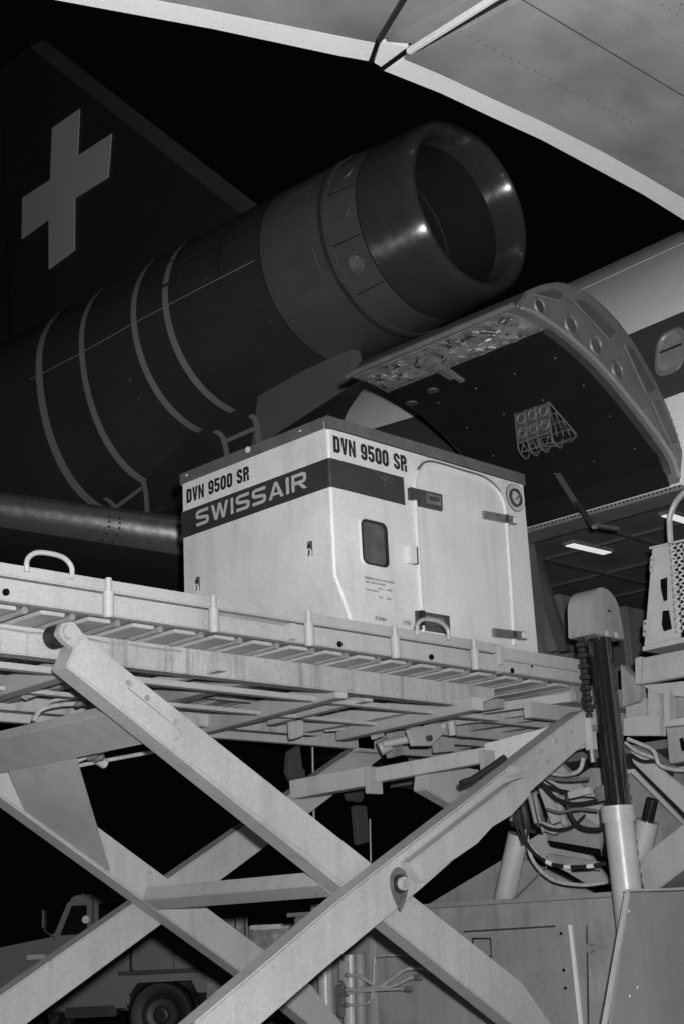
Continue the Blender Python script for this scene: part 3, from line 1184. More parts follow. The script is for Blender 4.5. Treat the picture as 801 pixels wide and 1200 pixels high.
def block_glyphs():
    t, l, r, b, tp, c = .205, .1025, .3975, .1025, .8975, .09
    G = {}
    G['D'] = (.5, ribbon([(l, b), (r - c, b), (r, b + c), (r, tp - c), (r - c, tp), (l, tp)], t, True))
    G['0'] = (.5, ribbon([(l + c, b), (r - c, b), (r, b + c), (r, tp - c), (r - c, tp), (l + c, tp), (l, tp - c), (l, b + c)], t, True))
    G['V'] = (.5, [[(0, 1), (.20, 1), (.25, .36), (.15, 0)], [(.15, 0), (.25, .36), (.35, 0)], [(.35, 0), (.25, .36), (.30, 1), (.5, 1)]])
    G['N'] = (.52, [[(0, 0), (.17, 0), (.17, .56), (.17, 1), (0, 1)], [(.17, .56), (.35, 0), (.35, .44), (.17, 1)], [(.35, 0), (.52, 0), (.52, 1), (.35, 1), (.35, .44)]])
    G['9'] = (.5, ribbon([(l, .30), (l, b + c), (l + c, b), (r - c, b), (r, b + c), (r, tp - c), (r - c, tp), (l + c, tp), (l, tp - c), (l, .52), (l + c, .44), (r - t / 2, .44)], t * .95))
    G['5'] = (.5, ribbon([(.48, tp), (l, tp), (l, .54), (r - c, .56), (r, .56 - c), (r, b + c), (r - c, b), (l + c, b), (l, b + c), (l, .30)], t * .95))
    G['S'] = (.5, ribbon([(r, .68), (r, tp - c), (r - c, tp), (l + c, tp), (l, tp - c), (l, .63), (l + c * .8, .555), (r - c * .8, .445), (r, .37), (r, b + c), (r - c, b), (l + c, b), (l, b + c), (l, .32)], t * .95))
    G['R'] = (.5, [[(0, 0), (t, 0), (t, 1), (0, 1)]] + ribbon([(t, tp), (r - c, tp), (r, tp - c), (r, .60), (r - c, .52), (t, .52)], t) + [[(r - t / 2, 0), (r + t / 2, 0), (r + t / 2, .40), (r - t / 2 + .03, .425)]])
    G[' '] = (.28, [])
    return G, .06


def wide_glyphs():
    t = .20
    G = {}
    G['S'] = (1.0, ribbon([(.97, .9), (.26, .9), (.13, .85), (.1, .76), (.1, .64), (.14, .57), (.26, .53), (.74, .47), (.86, .43), (.9, .36), (.9, .24), (.87, .15), (.74, .1), (.03, .1)], t))
    G['W'] = (1.30, [[(0, 1), (.21, 1), (.38, .32), (.27, 0)], [(.27, 0), (.38, .32), (.48, 0)], [(.48, 0), (.38, .32), (.56, 1), (.65, .66)], [(.56, 1), (.74, 1), (.65, .66)], [(.65, .66), (.74, 1), (.92, .32), (.82, 0)], [(.82, 0), (.92, .32), (1.03, 0)], [(1.03, 0), (.92, .32), (1.09, 1), (1.30, 1)]])
    G['I'] = (.21, [[(0, 0), (.21, 0), (.21, 1), (0, 1)]])
    G['A'] = (1.04, [[(0, 0), (.22, 0), (.52, .77), (.52, 1), (.42, 1)], [(.62, 1), (.52, 1), (.52, .77), (.82, 0), (1.04, 0)], [(.30, .2), (.74, .2), (.68, .355), (.36, .355)]])
    G['R'] = (1.0, [[(0, 0), (t, 0), (t, 1), (0, 1)]] + ribbon([(t, .9), (.75, .9), (.87, .84), (.89, .76), (.89, .60), (.87, .52), (.75, .46), (t, .46)], t) + [[(.44, .36), (.68, .36), (1.02, 0), (.76, 0)]])
    return G, .17


def block_text(name, body, glyphs, m, parent, org, right, up, width, height, thick=.0015):
    G, gap = glyphs
    tot = sum(G[ch][0] + gap for ch in body) - gap
    right, up, org = V(right), V(up), V(org)
    nn = right.cross(up).normalized() * thick
    x = 0
    for ch in body:
        w_, P = G[ch]
        if P:
            mb = MB()
            for q in P:
                mb.add([org + right * ((x + a) / tot * width) + up * (b_ * height) + nn for a, b_ in q], [list(range(len(q)))])
            mb.build(name, m, parent, smooth=False)
        x += w_ + gap


def textL(name, body, m, px0, px1, hpx, glyphs):
    a, b = onX(*px0, CX), onX(*px1, CX)
    t = onX(px0[0], px0[1] - hpx, CX)
    return block_text(name, body, glyphs, m, box, V((CX - .003, a.y, (a.z + b.z) / 2)), (0, -1, 0), (0, 0, 1), abs(a.y - b.y), t.z - a.z)


def blockR(name, body, m, px0, px1, hpx, glyphs):
    a, b = onY(*px0, CY), onY(*px1, CY)
    t = onY(px0[0], px0[1] - hpx, CY)
    return block_text(name, body, glyphs, m, box, V((a.x, CY - .002, (a.z + b.z) / 2)), (1, 0, 0), (0, 0, 1), abs(a.x - b.x), t.z - a.z)


def textR(name, body, m, px0, px1, hpx, bold):
    a, b = onY(*px0, CY), onY(*px1, CY)
    t = onY(px0[0], px0[1] - hpx, CY)
    return text_part(name, body, m, box, V((a.x, CY - .002, (a.z + b.z) / 2)), (1, 0, 0), (0, 0, 1), abs(a.x - b.x), t.z - a.z, .0015, bold)


textL('letter', 'DVN 9500 SR', BLACK, (219.5, 589.5), (292.8, 563.5), 16.3, block_glyphs())
textL('letter', 'SWISSAIR', LETTER, (230.5, 617.5), (360.3, 571.5), 18.5, wide_glyphs())
blockR('letter', 'DVN 9500 SR', BLACK, (390.5, 530.8), (476, 552.6), 19.5, block_glyphs())
for body, a, b, h in (('TEMPERATURE IN CONTAINER', (425.5, 678.2), (461, 684.2), 2.6), ('MAX. GROSS WEIGHT', (428, 683), (451, 687), 2.4), ('KG.   LBS.', (442, 691), (459, 693.6), 2.4), ('TARE WEIGHT', (428.5, 692), (443, 694.5), 2.4), ('KG.   LBS.', (443, 701), (458, 703.4), 2.4)):
    textR('small_print', body, BLACK, a, b, h, .02)
textR('small_print', 'CON', BLACK, (439, 726.3), (451.5, 728.6), 4.2, .03)
textR('small_print', 'LTD', BLACK, (472, 731.5), (480.5, 733), 4.2, .03)
mb = MB()
mb.prism(pY([(436, 717), (484, 725), (485.5, 737), (437.5, 729.5)], CY - .001), (0, .0015, 0))
mb.build('maker_plate', mat('maker_plate_paint', 0.56, 0.5, var=0.03), box)
# door leaf with rounded top corners and raised pale seal
dl_px = [(494, 752), (491.5, 712), (488, 655), (484.8, 598), (483.5, 572), (486.5, 554), (492, 546.5), (500, 543.8), (512, 546), (540, 554.5), (560, 560.5), (573, 568.5), (582.5, 578.5), (588.5, 592), (590.5, 606), (593, 640), (597, 700), (600, 757)]
dl = pY(dl_px, CY)
mb = MB()
mb.prism([V((p.x, CY - .012, p.z)) for p in dl], (0, .014, 0))
leaf = mb.build('container_door', WHITE, box, bevel=.005)
mb = MB()
mb.tube([V((p.x, CY - .012, p.z)) for p in dl], .0155, n=8, smooth=4)
mb.build('door_seal', SEAL, leaf)
top = [V((p.x, CY - .02, p.z + .012)) for p in dl[5:13]]
mb = MB()
mb.tube(top, .010, n=6, smooth=4)
mb.build('rain_gutter', LMET, leaf)


def plate(px, m, name, parent, y0=.02, y1=.0, bev=.003):
    mb = MB()
    q = pY(px, CY)
    mb.prism([V((p.x, CY - y0, p.z)) for p in q], (0, y0 - y1, 0))
    return mb.build(name, m, parent, bevel=bev)


lt = plate([(486, 574), (514, 580.5), (514.5, 600), (487, 594)], DARKMET, 'door_latch', leaf, .030, .0)
plate([(494, 579), (511, 583), (511, 595), (494, 591)], LMET, 'latch_bar', lt, .040, .028)
plate([(497, 583), (508, 585.5), (508, 590), (497, 587.5)], DARKMET, 'latch_grip', lt, .052, .038)
plate([(476.5, 572), (486, 574.5), (486.5, 588), (477, 586)], DARKMET, 'latch_keeper', box, .035, 0)
h = plate([(562.5, 599.5), (600.5, 607), (601, 616), (563, 608.5)], LMET, 'door_hinge', leaf, .036, .004)
plate([(596, 607.5), (600, 608.3), (600, 615), (596, 614)], SEAL, 'hinge_leaf', h, .046, .034)
plate([(587, 604), (590, 604.7), (590, 613.5), (587, 612.8)], DARKMET, 'hinge_leaf', h, .046, .034)
h = plate([(573.5, 737), (612, 741.5), (612.5, 751), (574, 747)], LMET, 'door_hinge', leaf, .036, .004)
plate([(606, 742), (611, 742.6), (611, 749.5), (606, 749)], SEAL, 'hinge_leaf', h, .046, .034)
plate([(596, 741), (599, 741.4), (599, 748.5), (596, 748)], DARKMET, 'hinge_leaf', h, .046, .034)
lt = plate([(485, 716), (523.5, 722.5), (524.5, 744), (486, 738)], DARKMET, 'door_latch', leaf, .022, .0)
plate([(492, 722), (516, 726), (516, 736), (492, 732)], LMET, 'latch_bar', lt, .032, .02)
plate([(488, 716), (493, 717), (493, 734), (489, 733)], RUBBER, 'latch_grip', lt, .040, .02)
hb = plate([(473, 640.5), (481, 641.8), (482, 662), (474, 660.8)], WHITE, 'handle_box', box, .05, 0)
plate([(481.2, 642), (484.5, 642.6), (485.5, 662.4), (482.2, 661.9)], DARKMET, 'handle_recess', hb, .035, 0, 0)


# window
def rrect(px4, rad, k=5):
    q = pY(px4, CY)
    x0, x1 = (q[0].x + q[3].x) / 2, (q[1].x + q[2].x) / 2
    z1, z0 = (q[0].z + q[1].z) / 2, (q[2].z + q[3].z) / 2
    pts = []
    for cx, cz, a in ((x1 - rad, z1 - rad, 0), (x0 + rad, z1 - rad, 1), (x0 + rad, z0 + rad, 2), (x1 - rad, z0 + rad, 3)):
        for i in range(k + 1):
            t = math.pi / 2 * (a + i / k)
            pts.append((cx + rad * math.cos(t), cz + rad * math.sin(t)))
    return pts


wq = [(420.5, 608.5), (451, 613.8), (454, 666.3), (423.5, 661)]
P = rrect(wq, .045)
cx_, cz_ = sum(p[0] for p in P) / len(P), sum(p[1] for p in P) / len(P)


def ring_frame(P, s0, s1, y0, y1):
    mb = MB()
    n = len(P)
    vs = []
    for s, y in ((s0, 0), (s0, y0), (s1, y1), (s1, 0)):
        vs += [V((cx_ + (p[0] - cx_) * s + (0), CY - y, cz_ + (p[1] - cz_) * (1 + (s - 1) * .62))) for p in P]
    mb.add(vs, [(k * n + i, k * n + (i + 1) % n, (k + 1) * n + (i + 1) % n, (k + 1) * n + i) for k in range(3) for i in range(n)])
    return mb


wf = ring_frame(P, 1.10, 1.0, .004, .012).build('container_window', SEAL, box)
ring_frame(P, 1.0, .86, .016, .012).build('window_gasket', RUBBER, wf)
mb = MB()
mb.add([V((cx_ + (p[0] - cx_) * .87, CY - .005, cz_ + (p[1] - cz_) * .92)) for p in P], [list(range(len(P)))])
mb.build('window_pane', mat('smoky_pane', 0.06, 0.15, var=0.5, scale=9), wf)
# temperature gauge
gc = onY(602.5, 583.5, CY)
mb = MB()
mb.lathe([(0, .105), (-.010, .103), (-.010, .095), (-.004, .090), (-.004, .0)], gc, V((0, 1, 0)), 36)
gauge = mb.build('gauge', mat('gauge_plate', 0.42, 0.5, var=0.05), box)
mb = MB()
mb.lathe([(-.004, .106), (-.012, .103), (-.004, .099)], gc, V((0, 1, 0)), 36)
mb.lathe([(-.004, .070), (-.020, .066), (-.022, .056), (-.004, .050)], gc, V((0, 1, 0)), 36)
mb.build('gauge_bezel', DARKMET, gauge)
mb = MB()
mb.obox(gc + V((-.005, -.012, -.012)), (.035, 0, .03), (.006, 0, -.006), (0, -.003, 0))
mb.build('gauge_needle', BLACK, gauge)
# lashing rings on the left face
for x, y in ((364, 645), (232.5, 686)):
    c = onX(x, y, CX)
    mb = MB()
    mb.box(CX - .008, CX, c.y - .022, c.y + .022, c.z - .04, c.z + .06)
    o = mb.build('lashing_ring', LMET, box, bevel=.006)
    mb = MB()
    mb.tube([c + V((-.016, .02 * math.cos(t), -.02 + .026 * math.sin(t))) for t in [2 * math.pi * i / 14 for i in range(14)]], .005, n=6, closed=True)
    mb.build('ring', SEAL, o)
    mb = MB()
    mb.box(CX - .016, CX - .008, c.y - .012, c.y + .012, c.z - .005, c.z + .035)
    mb.build('ring_bracket', GREASE, o)
rnd2 = random.Random(9)
for i in range(14):
    p = onY(452 + rnd2.gauss(0, 6), 561 + rnd2.gauss(0, 5), CY - .0025)
    a = rnd2.random() * 6.28
    l_ = .008 + .02 * rnd2.random()
    d = V((math.cos(a), 0, math.sin(a))) * l_
    n_ = V((-d.z, 0, d.x)).normalized() * .0022
    mb = MB()
    mb.add([p - n_, p + d - n_, p + d + n_, p + n_], [(0, 1, 2, 3)])
    mb.build('scuff', mat('scuffed_stripe', 0.14, 0.6, var=.1), box, smooth=False)
# base plate
mb = MB()
mb.box(CX + .26, CX + CWD + .01, CY - .01, CY + CDP + .01, CB - .003, CB + .055)
mb.build('base_plate', CAPM, box, bevel=.004)

# ================================================================== LOADER
ld = thing('cargo_loader', 'pale scissor lift cargo loader carrying the white container up to the aircraft', 'cargo loader', (5.6, 6.6, 0))
RY = 5.55
XA, XB = 2.3, 7.98
ZR = 3.065
xs1 = onY(585, 752, RY).x
mb = MB()
mb.box(XA, xs1, RY - .004, RY + .07, 3.003, ZR)
rail = mb.build('deck_rail', LOADER, ld, bevel=.006)
xa, xb_ = onY(258, 715, RY).x, onY(340, 730, RY).x
for a, b, zt_ in ((XA, xa, 2.993), (xa + .002, xb_ - .002, 2.972), (xb_, xs1, 2.993)):
    mb = MB()
    mb.box(a, b, RY + .004, RY + .06, 2.888, zt_)
    mb.build('rail_channel', LOADER, ld, bevel=.005)
mb = MB()
mb.box(XA, xs1, RY + .05, RY + .065, 2.9, 3.03)
mb.build('rail_web', LOADD, ld)
mb = MB()
mb.box(xs1 + .012, XB, RY - .006, RY + .07, 2.965, 3.05)
mb.build('deck_rail', LOADER, ld, bevel=.005)
mb = MB()
mb.box(xs1 + .012, XB, RY - .002, RY + .07, 2.888, 2.9625)
mb.build('rail_channel', LOADER, ld, bevel=.005)
mb = MB()
mb.box(xs1 - .035, xs1 + .008, RY - .022, RY + .04, 2.93, 3.05)
mb.build('rail_bracket', LOADER, ld, bevel=.004)
p = onY(342, 738, RY)
mb = MB()
mb.box(p.x - .03, p.x + .012, RY - .03, RY + .01, 2.895, 2.985)
mb.build('rail_bracket', LOADER, ld, bevel=.004)
# stanchion sleeves along the rail
first = None
for x, y in ((127, 711), (250.5, 732), (362, 741), (462.5, 755), (555.5, 772)):
    p = onY(x, y, RY - .025)
    c = V((p.x, RY - .028, 2.95))
    if first is None:
        mb = MB()
        mb.cyl((c.x, c.y, 2.868), (c.x, c.y, 3.00), .0275, n=20)
        mb.build('post_sleeve', LOADER, ld, bevel=.004)
        first = [ch for ch in ld.children if ch.name.startswith('post_sleeve')][0]
        mb = MB()
        mb.cyl((c.x, c.y, 3.001), (c.x, c.y, 3.066), .0165, n=14)
        firstp = mb.build('post_pin', LOADER, first, bevel=.002)
        base0 = c.copy()
        wls, wlp = WL[first.name].copy(), WL[firstp.name].copy()
    else:
        o = copy_part(first, wls + (c - base0), ld)
        copy_part(firstp, wlp + (c - base0), o)
# hand loops
for x0, y0, x1, y1, ht in ((32, 671, 84, 681, .105), (489, 744, 525, 751, .105)):
    a, b = onY(x0, y0, RY - .015), onY(x1, y1, RY - .015)
    zl = 3.035
    pts = [V((a.x, RY - .015, zl)), V((a.x, RY - .015, zl + ht * .55)), V((a.x + (b.x - a.x) * .18, RY - .015, zl + ht * .93)), V(((a.x + b.x) / 2, RY - .015, zl + ht * 1.02)), V((a.x + (b.x - a.x) * .82, RY - .015, zl + ht * .93)), V((b.x, RY - .015, zl + ht * .55)), V((b.x, RY - .015, zl))]
    mb = MB()
    mb.tube(pts, .0125, n=10, smooth=5)
    mb.build('hand_loop', LOADER, ld)
for x, y in ((7, 694), (240.5, 730), (397.5, 755), (504.5, 770), (599, 786), (622, 781)):
    p = onY(x, y, RY)
    mb = MB()
    mb.cyl((p.x, RY + .003, p.z), (p.x, RY - .008, p.z), .017 if x != 622 else .008, n=12)
    mb.build('bolt_hole', HOLE if x != 240.5 else LOADER, ld)

# deck underside: slats and rollers
s0 = None
X = XA + .05
while X < XB - .1:
    if s0 is None:
        mb = MB()
        mb.box(X, X + .135, RY + .075, 7.62, 2.869, 2.888)
        s0 = mb.build('deck_slat', LOADER, ld, bevel=.003)
        mb = MB()
        mb.cyl((X + .195, RY + .1, 2.882), (X + .195, 7.6, 2.882), .018, n=10)
        r0 = mb.build('deck_roller', mat('roller_steel', 0.30, 0.45, 0.4, var=0.2, scale=8), ld)
        w0, w1 = WL[s0.name].copy(), WL[r0.name].copy()
        X0 = X
    else:
        copy_part(s0, w0 + V((X - X0, 0, 0)), ld)
        copy_part(r0, w1 + V((X - X0, 0, 0)), ld)
    X += .268
mb = MB()
mb.box(XA, XB, RY + .08, 7.6, 2.901, 2.903)
mb.build('deck_sheet', LOADD, ld)
mb = MB()
for Y in (6.3, 6.95, 7.55):
    mb.box(XA, XB, Y, Y + .03, 2.83, 2.8715)
mb.build('deck_stringer', LOADD, ld, bevel=.003)


# main beams
def main_beam(Y, th=.10, zb0=2.725, zt0=2.868):
    mb = MB()
    mb.prism([V((1.9, Y, zt0)), V((1.9, Y, zb0)), V((7.17, Y, zb0)), V((7.40, Y, zb0 + .08)), V((7.40, Y, zt0))], (0, th, 0))
    return mb.build('main_beam', BEAMP, ld, bevel=.006)


b1 = main_beam(5.90)
main_beam(7.36)
# cover plate and weld lines on the near beam
mb = MB()
mb.tube([V((x_, 5.898, 2.842 + .004 * math.sin(x_ * 23))) for x_ in [2.0 + .12 * i for i in range(24)]], .006, n=5)
mb.build('weld_seam', LOADD, b1)
# cross beams under the deck
for X, z0, z1, wx in ((2.55, 2.74, 2.826, .08), (3.35, 2.735, 2.826, .09), (4.55, 2.76, 2.826, .07), (5.30, 2.735, 2.826, .10), (6.25, 2.75, 2.826, .07), (7.0, 2.735, 2.826, .09), (7.55, 2.76, 2.826, .08)):
    mb = MB()
    mb.box(X, X + wx, 6.004, 7.355, z0, z1)
    mb.build('cross_beam', LOADD if int(X * 10) % 2 else LOADER, ld, bevel=.005)
for Y, z0, z1, xa_, xb2 in ((6.12, 2.70, 2.732, 1.9, 7.7), (6.72, 2.71, 2.733, 1.9, 7.7), (7.50, 2.68, 2.82, 1.9, 7.9)):
    mb = MB()
    mb.box(xa_, xb2, Y, Y + .06, z0, z1)
    mb.build('stringer', LOADER, ld, bevel=.004)
# diagonal channel and a stepped link under the deck
for a, b, z, wd, ht in (((236, 862), (400, 818), 2.69, .045, .11), ((400, 868), (560, 832), 2.67, .045, .08), ((318, 850), (432, 822), 2.71, .035, .09), ((-10, 822), (100, 788), 2.69, .05, .10), ((180, 806), (262, 786), 2.74, .03, .05)):
    p, q = onZ(*a, z), onZ(*b, z)
    d = q - p
    s = d.cross(V((0, 0, 1))).normalized() * wd
    mb = MB()
    mb.obox(p - s, d, 2 * s, V((0, 0, ht)))
    mb.build('brace', LOADER, ld, bevel=.005)
for a, Ya, b, Yb, w_, h_ in (((430, 856), 6.9, (674, 822), 5.74, .045, .06), ((520, 852), 6.7, (650, 834), 5.95, .03, .04), ((380, 858), 7.2, (560, 842), 6.5, .03, .06)):
    p, q = onY(*a, Ya), onY(*b, Yb)
    d = q - p
    sd_ = d.cross(V((0, 0, 1))).normalized() * w_
    mb = MB()
    mb.obox(p - sd_, d, 2 * sd_, V((0, 0, h_)))
    mb.build('brace', LOADD, ld, bevel=.005)
for px, Y, mm in (([(500, 838), (548, 832), (548, 845), (520, 858), (502, 858)], 6.75, LOADER), ([(510, 862), (532, 858), (532, 880), (512, 882)], 7.0, LOADER), ([(560, 818), (580, 812), (584, 826), (566, 832)], 6.3, LOADD), ([(436, 840), (452, 836), (450, 862), (440, 866)], 6.9, LOADER), ([(455, 872), (470, 868), (474, 884), (458, 888)], 7.1, LOADD), ([(342, 842), (356, 838), (356, 862), (344, 866)], 6.9, LOADER)):
    mb = MB()
    mb.prism(pY(px, Y), (0, .05, 0))
    mb.build('bracket', mm, ld, bevel=.005)
for a, Ya, b, Yb, r in (((448, 872), 7.0, (500, 862), 6.8, .03), ((444, 878), 7.05, (456, 872), 7.0, .05), ((486, 862), 6.75, (520, 850), 6.6, .022), ((366, 862), 7.8, (368, 968), 7.8, .010), ((433, 960), 8.0, (434, 1010), 8.0, .008), ((528, 846), 6.5, (530, 862), 6.5, .03)):
    mb = MB()
    mb.cyl(onY(*a, Ya), onY(*b, Yb), r, n=14)
    mb.build('guide_rod', LMET if r < .02 else LOADER, ld)
for px, Y in (([(340, 880), (352, 872), (356, 905), (346, 920), (338, 905)], 7.85), ([(404, 914), (424, 908), (434, 922), (424, 940), (410, 938)], 7.9), ([(346, 905), (358, 900), (360, 930), (350, 936)], 7.86), ([(416, 944), (430, 944), (434, 986), (420, 990)], 7.9)):
    mb = MB()
    mb.prism(pY(px, Y), (0, .06, 0))
    mb.build('hanging_gear', TRUCKD, ld, bevel=.01)
# bracket plates with pins
for px in ([(478, 855), (532, 846), (505, 874), (484, 874)], [(518, 828), (540, 826), (534, 848), (528, 846)]):
    mb = MB()
    mb.prism(pY(px, 6.6), (0, .03, 0))
    o = mb.build('bracket', LOADER, ld, bevel=.004)
    c = sum((V(p) for p in pY(px, 6.6)), V()) / 4
    mb = MB()
    mb.cyl(c + V((0, -.03, -.02)), c + V((0, .05, -.02)), .022, n=10)
    mb.build('bracket_pin', DARKMET, o)
# hydraulic lines below the left of the deck
for pts, Y, r in (([(40, 845), (48, 832), (70, 826), (95, 824), (112, 820)], 6.9, .014), ([(44, 838), (60, 822), (92, 818), (120, 822)], 7.0, .011), ([(85, 888), (110, 884), (140, 872), (165, 868)], 7.0, .016),
                   ([(88, 898), (125, 891), (185, 880)], 7.0, .012), ([(178, 800), (210, 806), (225, 798), (237, 786)], 6.7, .013), ([(160, 806), (188, 796), (215, 800), (232, 806)], 6.9, .012), ([(90, 892), (120, 880), (150, 868), (180, 864)], 6.9, .012)):
    mb = MB()
    mb.tube([onY(x, y, Y) for x, y in pts], r, n=7, smooth=5)
    mb.build('hose', HOSE, ld)
for a, b, r, Y in (((28, 812), (62, 800), .045, 6.9), ((60, 805), (78, 800), .03, 6.88), ((98, 880), (124, 896), .03, 6.95)):
    mb = MB()
    mb.cyl(onY(*a, Y), onY(*b, Y), r, n=12)
    mb.build('valve', LOADER, ld, bevel=.006)
for x, y in ((172, 800), (178, 803), (185, 799), (192, 803), (198, 798), (205, 802), (104, 889), (95, 884), (112, 890), (98, 824), (90, 826)):
    p = onY(x, y, 6.75)
    mb = MB()
    mb.cyl(p, p + V((.02, -.05, .01)), .016, n=6)
    mb.build('fitting', LMET, ld)


# ------------------------------------------------------------------ scissor arms
def arm(px, Y, th, nm='scissor_arm', bev=.007):
    mb = MB()
    mb.prism(pY(px, Y), (0, th, 0))
    return mb.build(nm, LOADER, ld, bevel=bev)


AW = .135
A = arm([(97, 743), (612, 1152), (655, 1213), (650, 1226), (632, 1226), (595, 1196), (78.3, 781), (88, 759)], 5.70, AW)
# lug and pin of arm A
mb = MB()
lug = [(73, 731), (80, 727), (88, 729), (98, 742), (103, 750), (92, 762), (84, 757), (76, 751), (69, 742)]
mb.prism(pY(lug, 5.715), (0, .05, 0))
mb.build('arm_lug', LOADER, A, bevel=.005)
c = onY(82.5, 740, 5.70)
mb = MB()
mb.cyl(c + V((0, .02, 0)), c + V((0, -.006, 0)), .036, n=24)
mb.build('pivot_pin', LOADER, A, bevel=.003)
c2 = onY(66, 745, 5.80)
mb = MB()
mb.cyl((c.x + .0, 5.77, c.z - .005), (c.x + .0, 5.86, c.z - .005), .058, n=24)
mb.build('arm_roller', RUBBER, A, bevel=.012)
# weld step where the tube joins
mb = MB()
P0, P1 = onY(142, 829, 5.699), onY(179, 858, 5.699)
mb.tube([onY(78.3, 781, 5.70), P0], .006, n=5)
mb.tube([onY(222, 893.5, 5.70), onY(405, 1038.5, 5.70)], .007, n=5)
mb.build('weld_seam', LOADER, A)
B = arm([(306 - 40, 1234), (228.7 - 34, 1234), (228.7, 1200), (299.5, 1139.7), (405, 1049), (540, 944), (610, 888), (664, 846), (684, 832), (702, 830), (700, 858), (652.6, 900), (495, 1040), (377.4, 1138), (306.6, 1200)], 5.50, AW)
mb = MB()
mb.tube([onY(228.7, 1198, 5.50), onY(299.5, 1138.5, 5.50), onY(405, 1048, 5.50), onY(540, 943.5, 5.50), onY(610, 887.5, 5.50)], .006, n=5)
mb.build('weld_seam', LOADER, B)
# stiffener bolted along arm B
mb = MB()
mb.prism(pY([(480, 1011), (600, 917), (616, 911), (622, 931), (600, 955), (577, 969), (560, 988), (534, 1006), (520, 1015), (496, 1035)], 5.415), (0, .084, 0))
st = mb.build('arm_stiffener', LOADER, B, bevel=.008)
mb = MB()
mb.tube(pY([(478, 1009), (494, 1037)], 5.49), .016, n=6)
mb.build('weld_seam', LOADER, st)
mb = MB()
mb.prism(pY([(600, 897), (626, 898), (618, 904), (596, 910)], 5.45), (0, .048, 0))
mb.build('arm_lug', LOADER, B, bevel=.004)
# centre pin with grease
c = onY(467, 1037, 5.5)
mb = MB()
pts = [(c.x + .075 * math.cos(t), c.z + (.085 if math.sin(t) > 0 else .15) * math.sin(t) * (1 if math.sin(t) > 0 else (1 - .4 * abs(math.cos(t))))) for t in [2 * math.pi * i / 28 for i in range(28)]]
mb.prism([V((x_, 5.4975, z_ + .01)) for x_, z_ in pts], (0, .002, 0))
mb.build('grease_stain', mat('greasy_paint', 0.10, 0.35, var=0.6, scale=25), B)
for r, y0, y1, mm in ((.050, .0, .022, GREASE), (.036, .02, .045, LOADER), (.024, .045, .058, LOADD)):
    mb = MB()
    mb.cyl(c + V((0, -y0, .005)), c + V((0, -y1, .005)), r, n=24)
    mb.build('pivot_pin', mm, B, bevel=.003)
C = arm([(-90, 817), (365, 1154), (404, 1204), (412, 1226), (384, 1218), (336, 1178), (-90, 868)], 7.45, AW)
mb = MB()
mb.tube(pY([(-60, 889), (128, 1024), (167, 1054), (336, 1177)], 7.45), .007, n=5)
mb.build('weld_seam', LOADER, C)
D = arm([(-40, 1196), (155, 1060), (271, 979), (395, 893), (430, 868), (452, 884), (416, 912), (313, 991), (187, 1085), (33, 1199), (-10, 1232)], 7.62, AW)
mb = MB()
mb.tube(pY([(-40, 1196), (155, 1060), (271, 979), (395, 893)], 7.62), .007, n=5)
mb.build('weld_seam', LOADER, D)


for x, y, Y_, par in ((150, 800, 5.70, A), (172, 818, 5.70, A), (206, 846, 5.70, A), (632, 880, 5.50, B), (650, 868, 5.50, B), (668, 858, 5.50, B), (640, 892, 5.50, B)):
    p = onY(x, y, Y_)
    mb = MB()
    mb.cyl(p, p + V((0, -.012, 0)), .014, n=6)
    mb.build('arm_bolt', LOADD, par)
for px, Y_, par in (([(172, 846), (196, 832), (226, 862), (204, 878)], 5.697, A),):
    mb = MB()
    mb.tube(pY([(206, 868), (214, 858), (180, 830), (150, 806)], Y_), .0035, n=5)
    mb.build('weld_seam', LOADD, par)
# cross tubes between near and far arms: box sections lying square to the arms
adir = (onY(437, 1013, 5.7) - onY(97, 743, 5.7)).normalized()
aup = V((-adir.z, 0, adir.x))


def cross_tube(q, w_along, h_up, Y0, Y1):
    q = onY(*q, Y0)
    mb = MB()
    mb.prism([q, q + adir * w_along, q + adir * w_along + aup * h_up, q + aup * h_up], (0, Y1 - Y0, 0))
    return q, mb.build('cross_tube', LOADER, ld, bevel=.006)


q_, _ = cross_tube((141, 833), .285, .065, 5.835, 7.45)
Xb, zb2 = (q_ + adir * .285).x, (q_ + adir * .285).z
cross_tube((374.7, 1037), .135, .09, 5.835, 7.45)
# gusset between upper tube and far arm
mb = MB()
g1, g2 = onX(8, 900, Xb), onX(86, 882, Xb)
g4, g3 = onY(28, 950, 7.44), onY(128, 1022, 7.44)
nn = (g2 - g1).cross(g3 - g1).normalized()
mb.prism([g1, g2, g3, g4], nn * .02)
mb.build('gusset_plate', LOADER, C, bevel=.004)
# upper cross tube from arm B to arm D with sleeves
def rect_tube(p, q, wd, ht, nm, m=LOADER):
    p, q = V(p), V(q)
    d = q - p
    s = d.cross(V((0, 0, 1))).normalized()
    u_ = s.cross(d).normalized()
    mb = MB()
    mb.obox(p - s * wd / 2 - u_ * ht / 2, d, s * wd, u_ * ht)
    return mb.build(nm, m, ld, bevel=.007)


pn, pf = onY(640, 866, 5.66), onY(345, 935, 7.62)
a_, b_, c_, d_ = onY(686, 853, 5.60), onY(570, 884, 6.15), onY(440, 909, 6.95), onY(345, 926, 7.6)
rect_tube(a_, b_, .12, .13, 'cross_tube')
rect_tube(b_ + V((.01, -.02, -.004)), c_ + V((.01, .02, 0)), .10, .10, 'cross_tube')
rect_tube(c_, d_, .13, .13, 'cross_tube')
for x, y, Y in ((571, 892, 6.1), (437, 912, 6.95)):
    mb = MB()
    p = onY(x, y, Y)
    mb.box(p.x - .09, p.x + .06, Y - .03, Y, p.z - .11, p.z + .07)
    mb.build('bracket', LOADER, ld, bevel=.004)
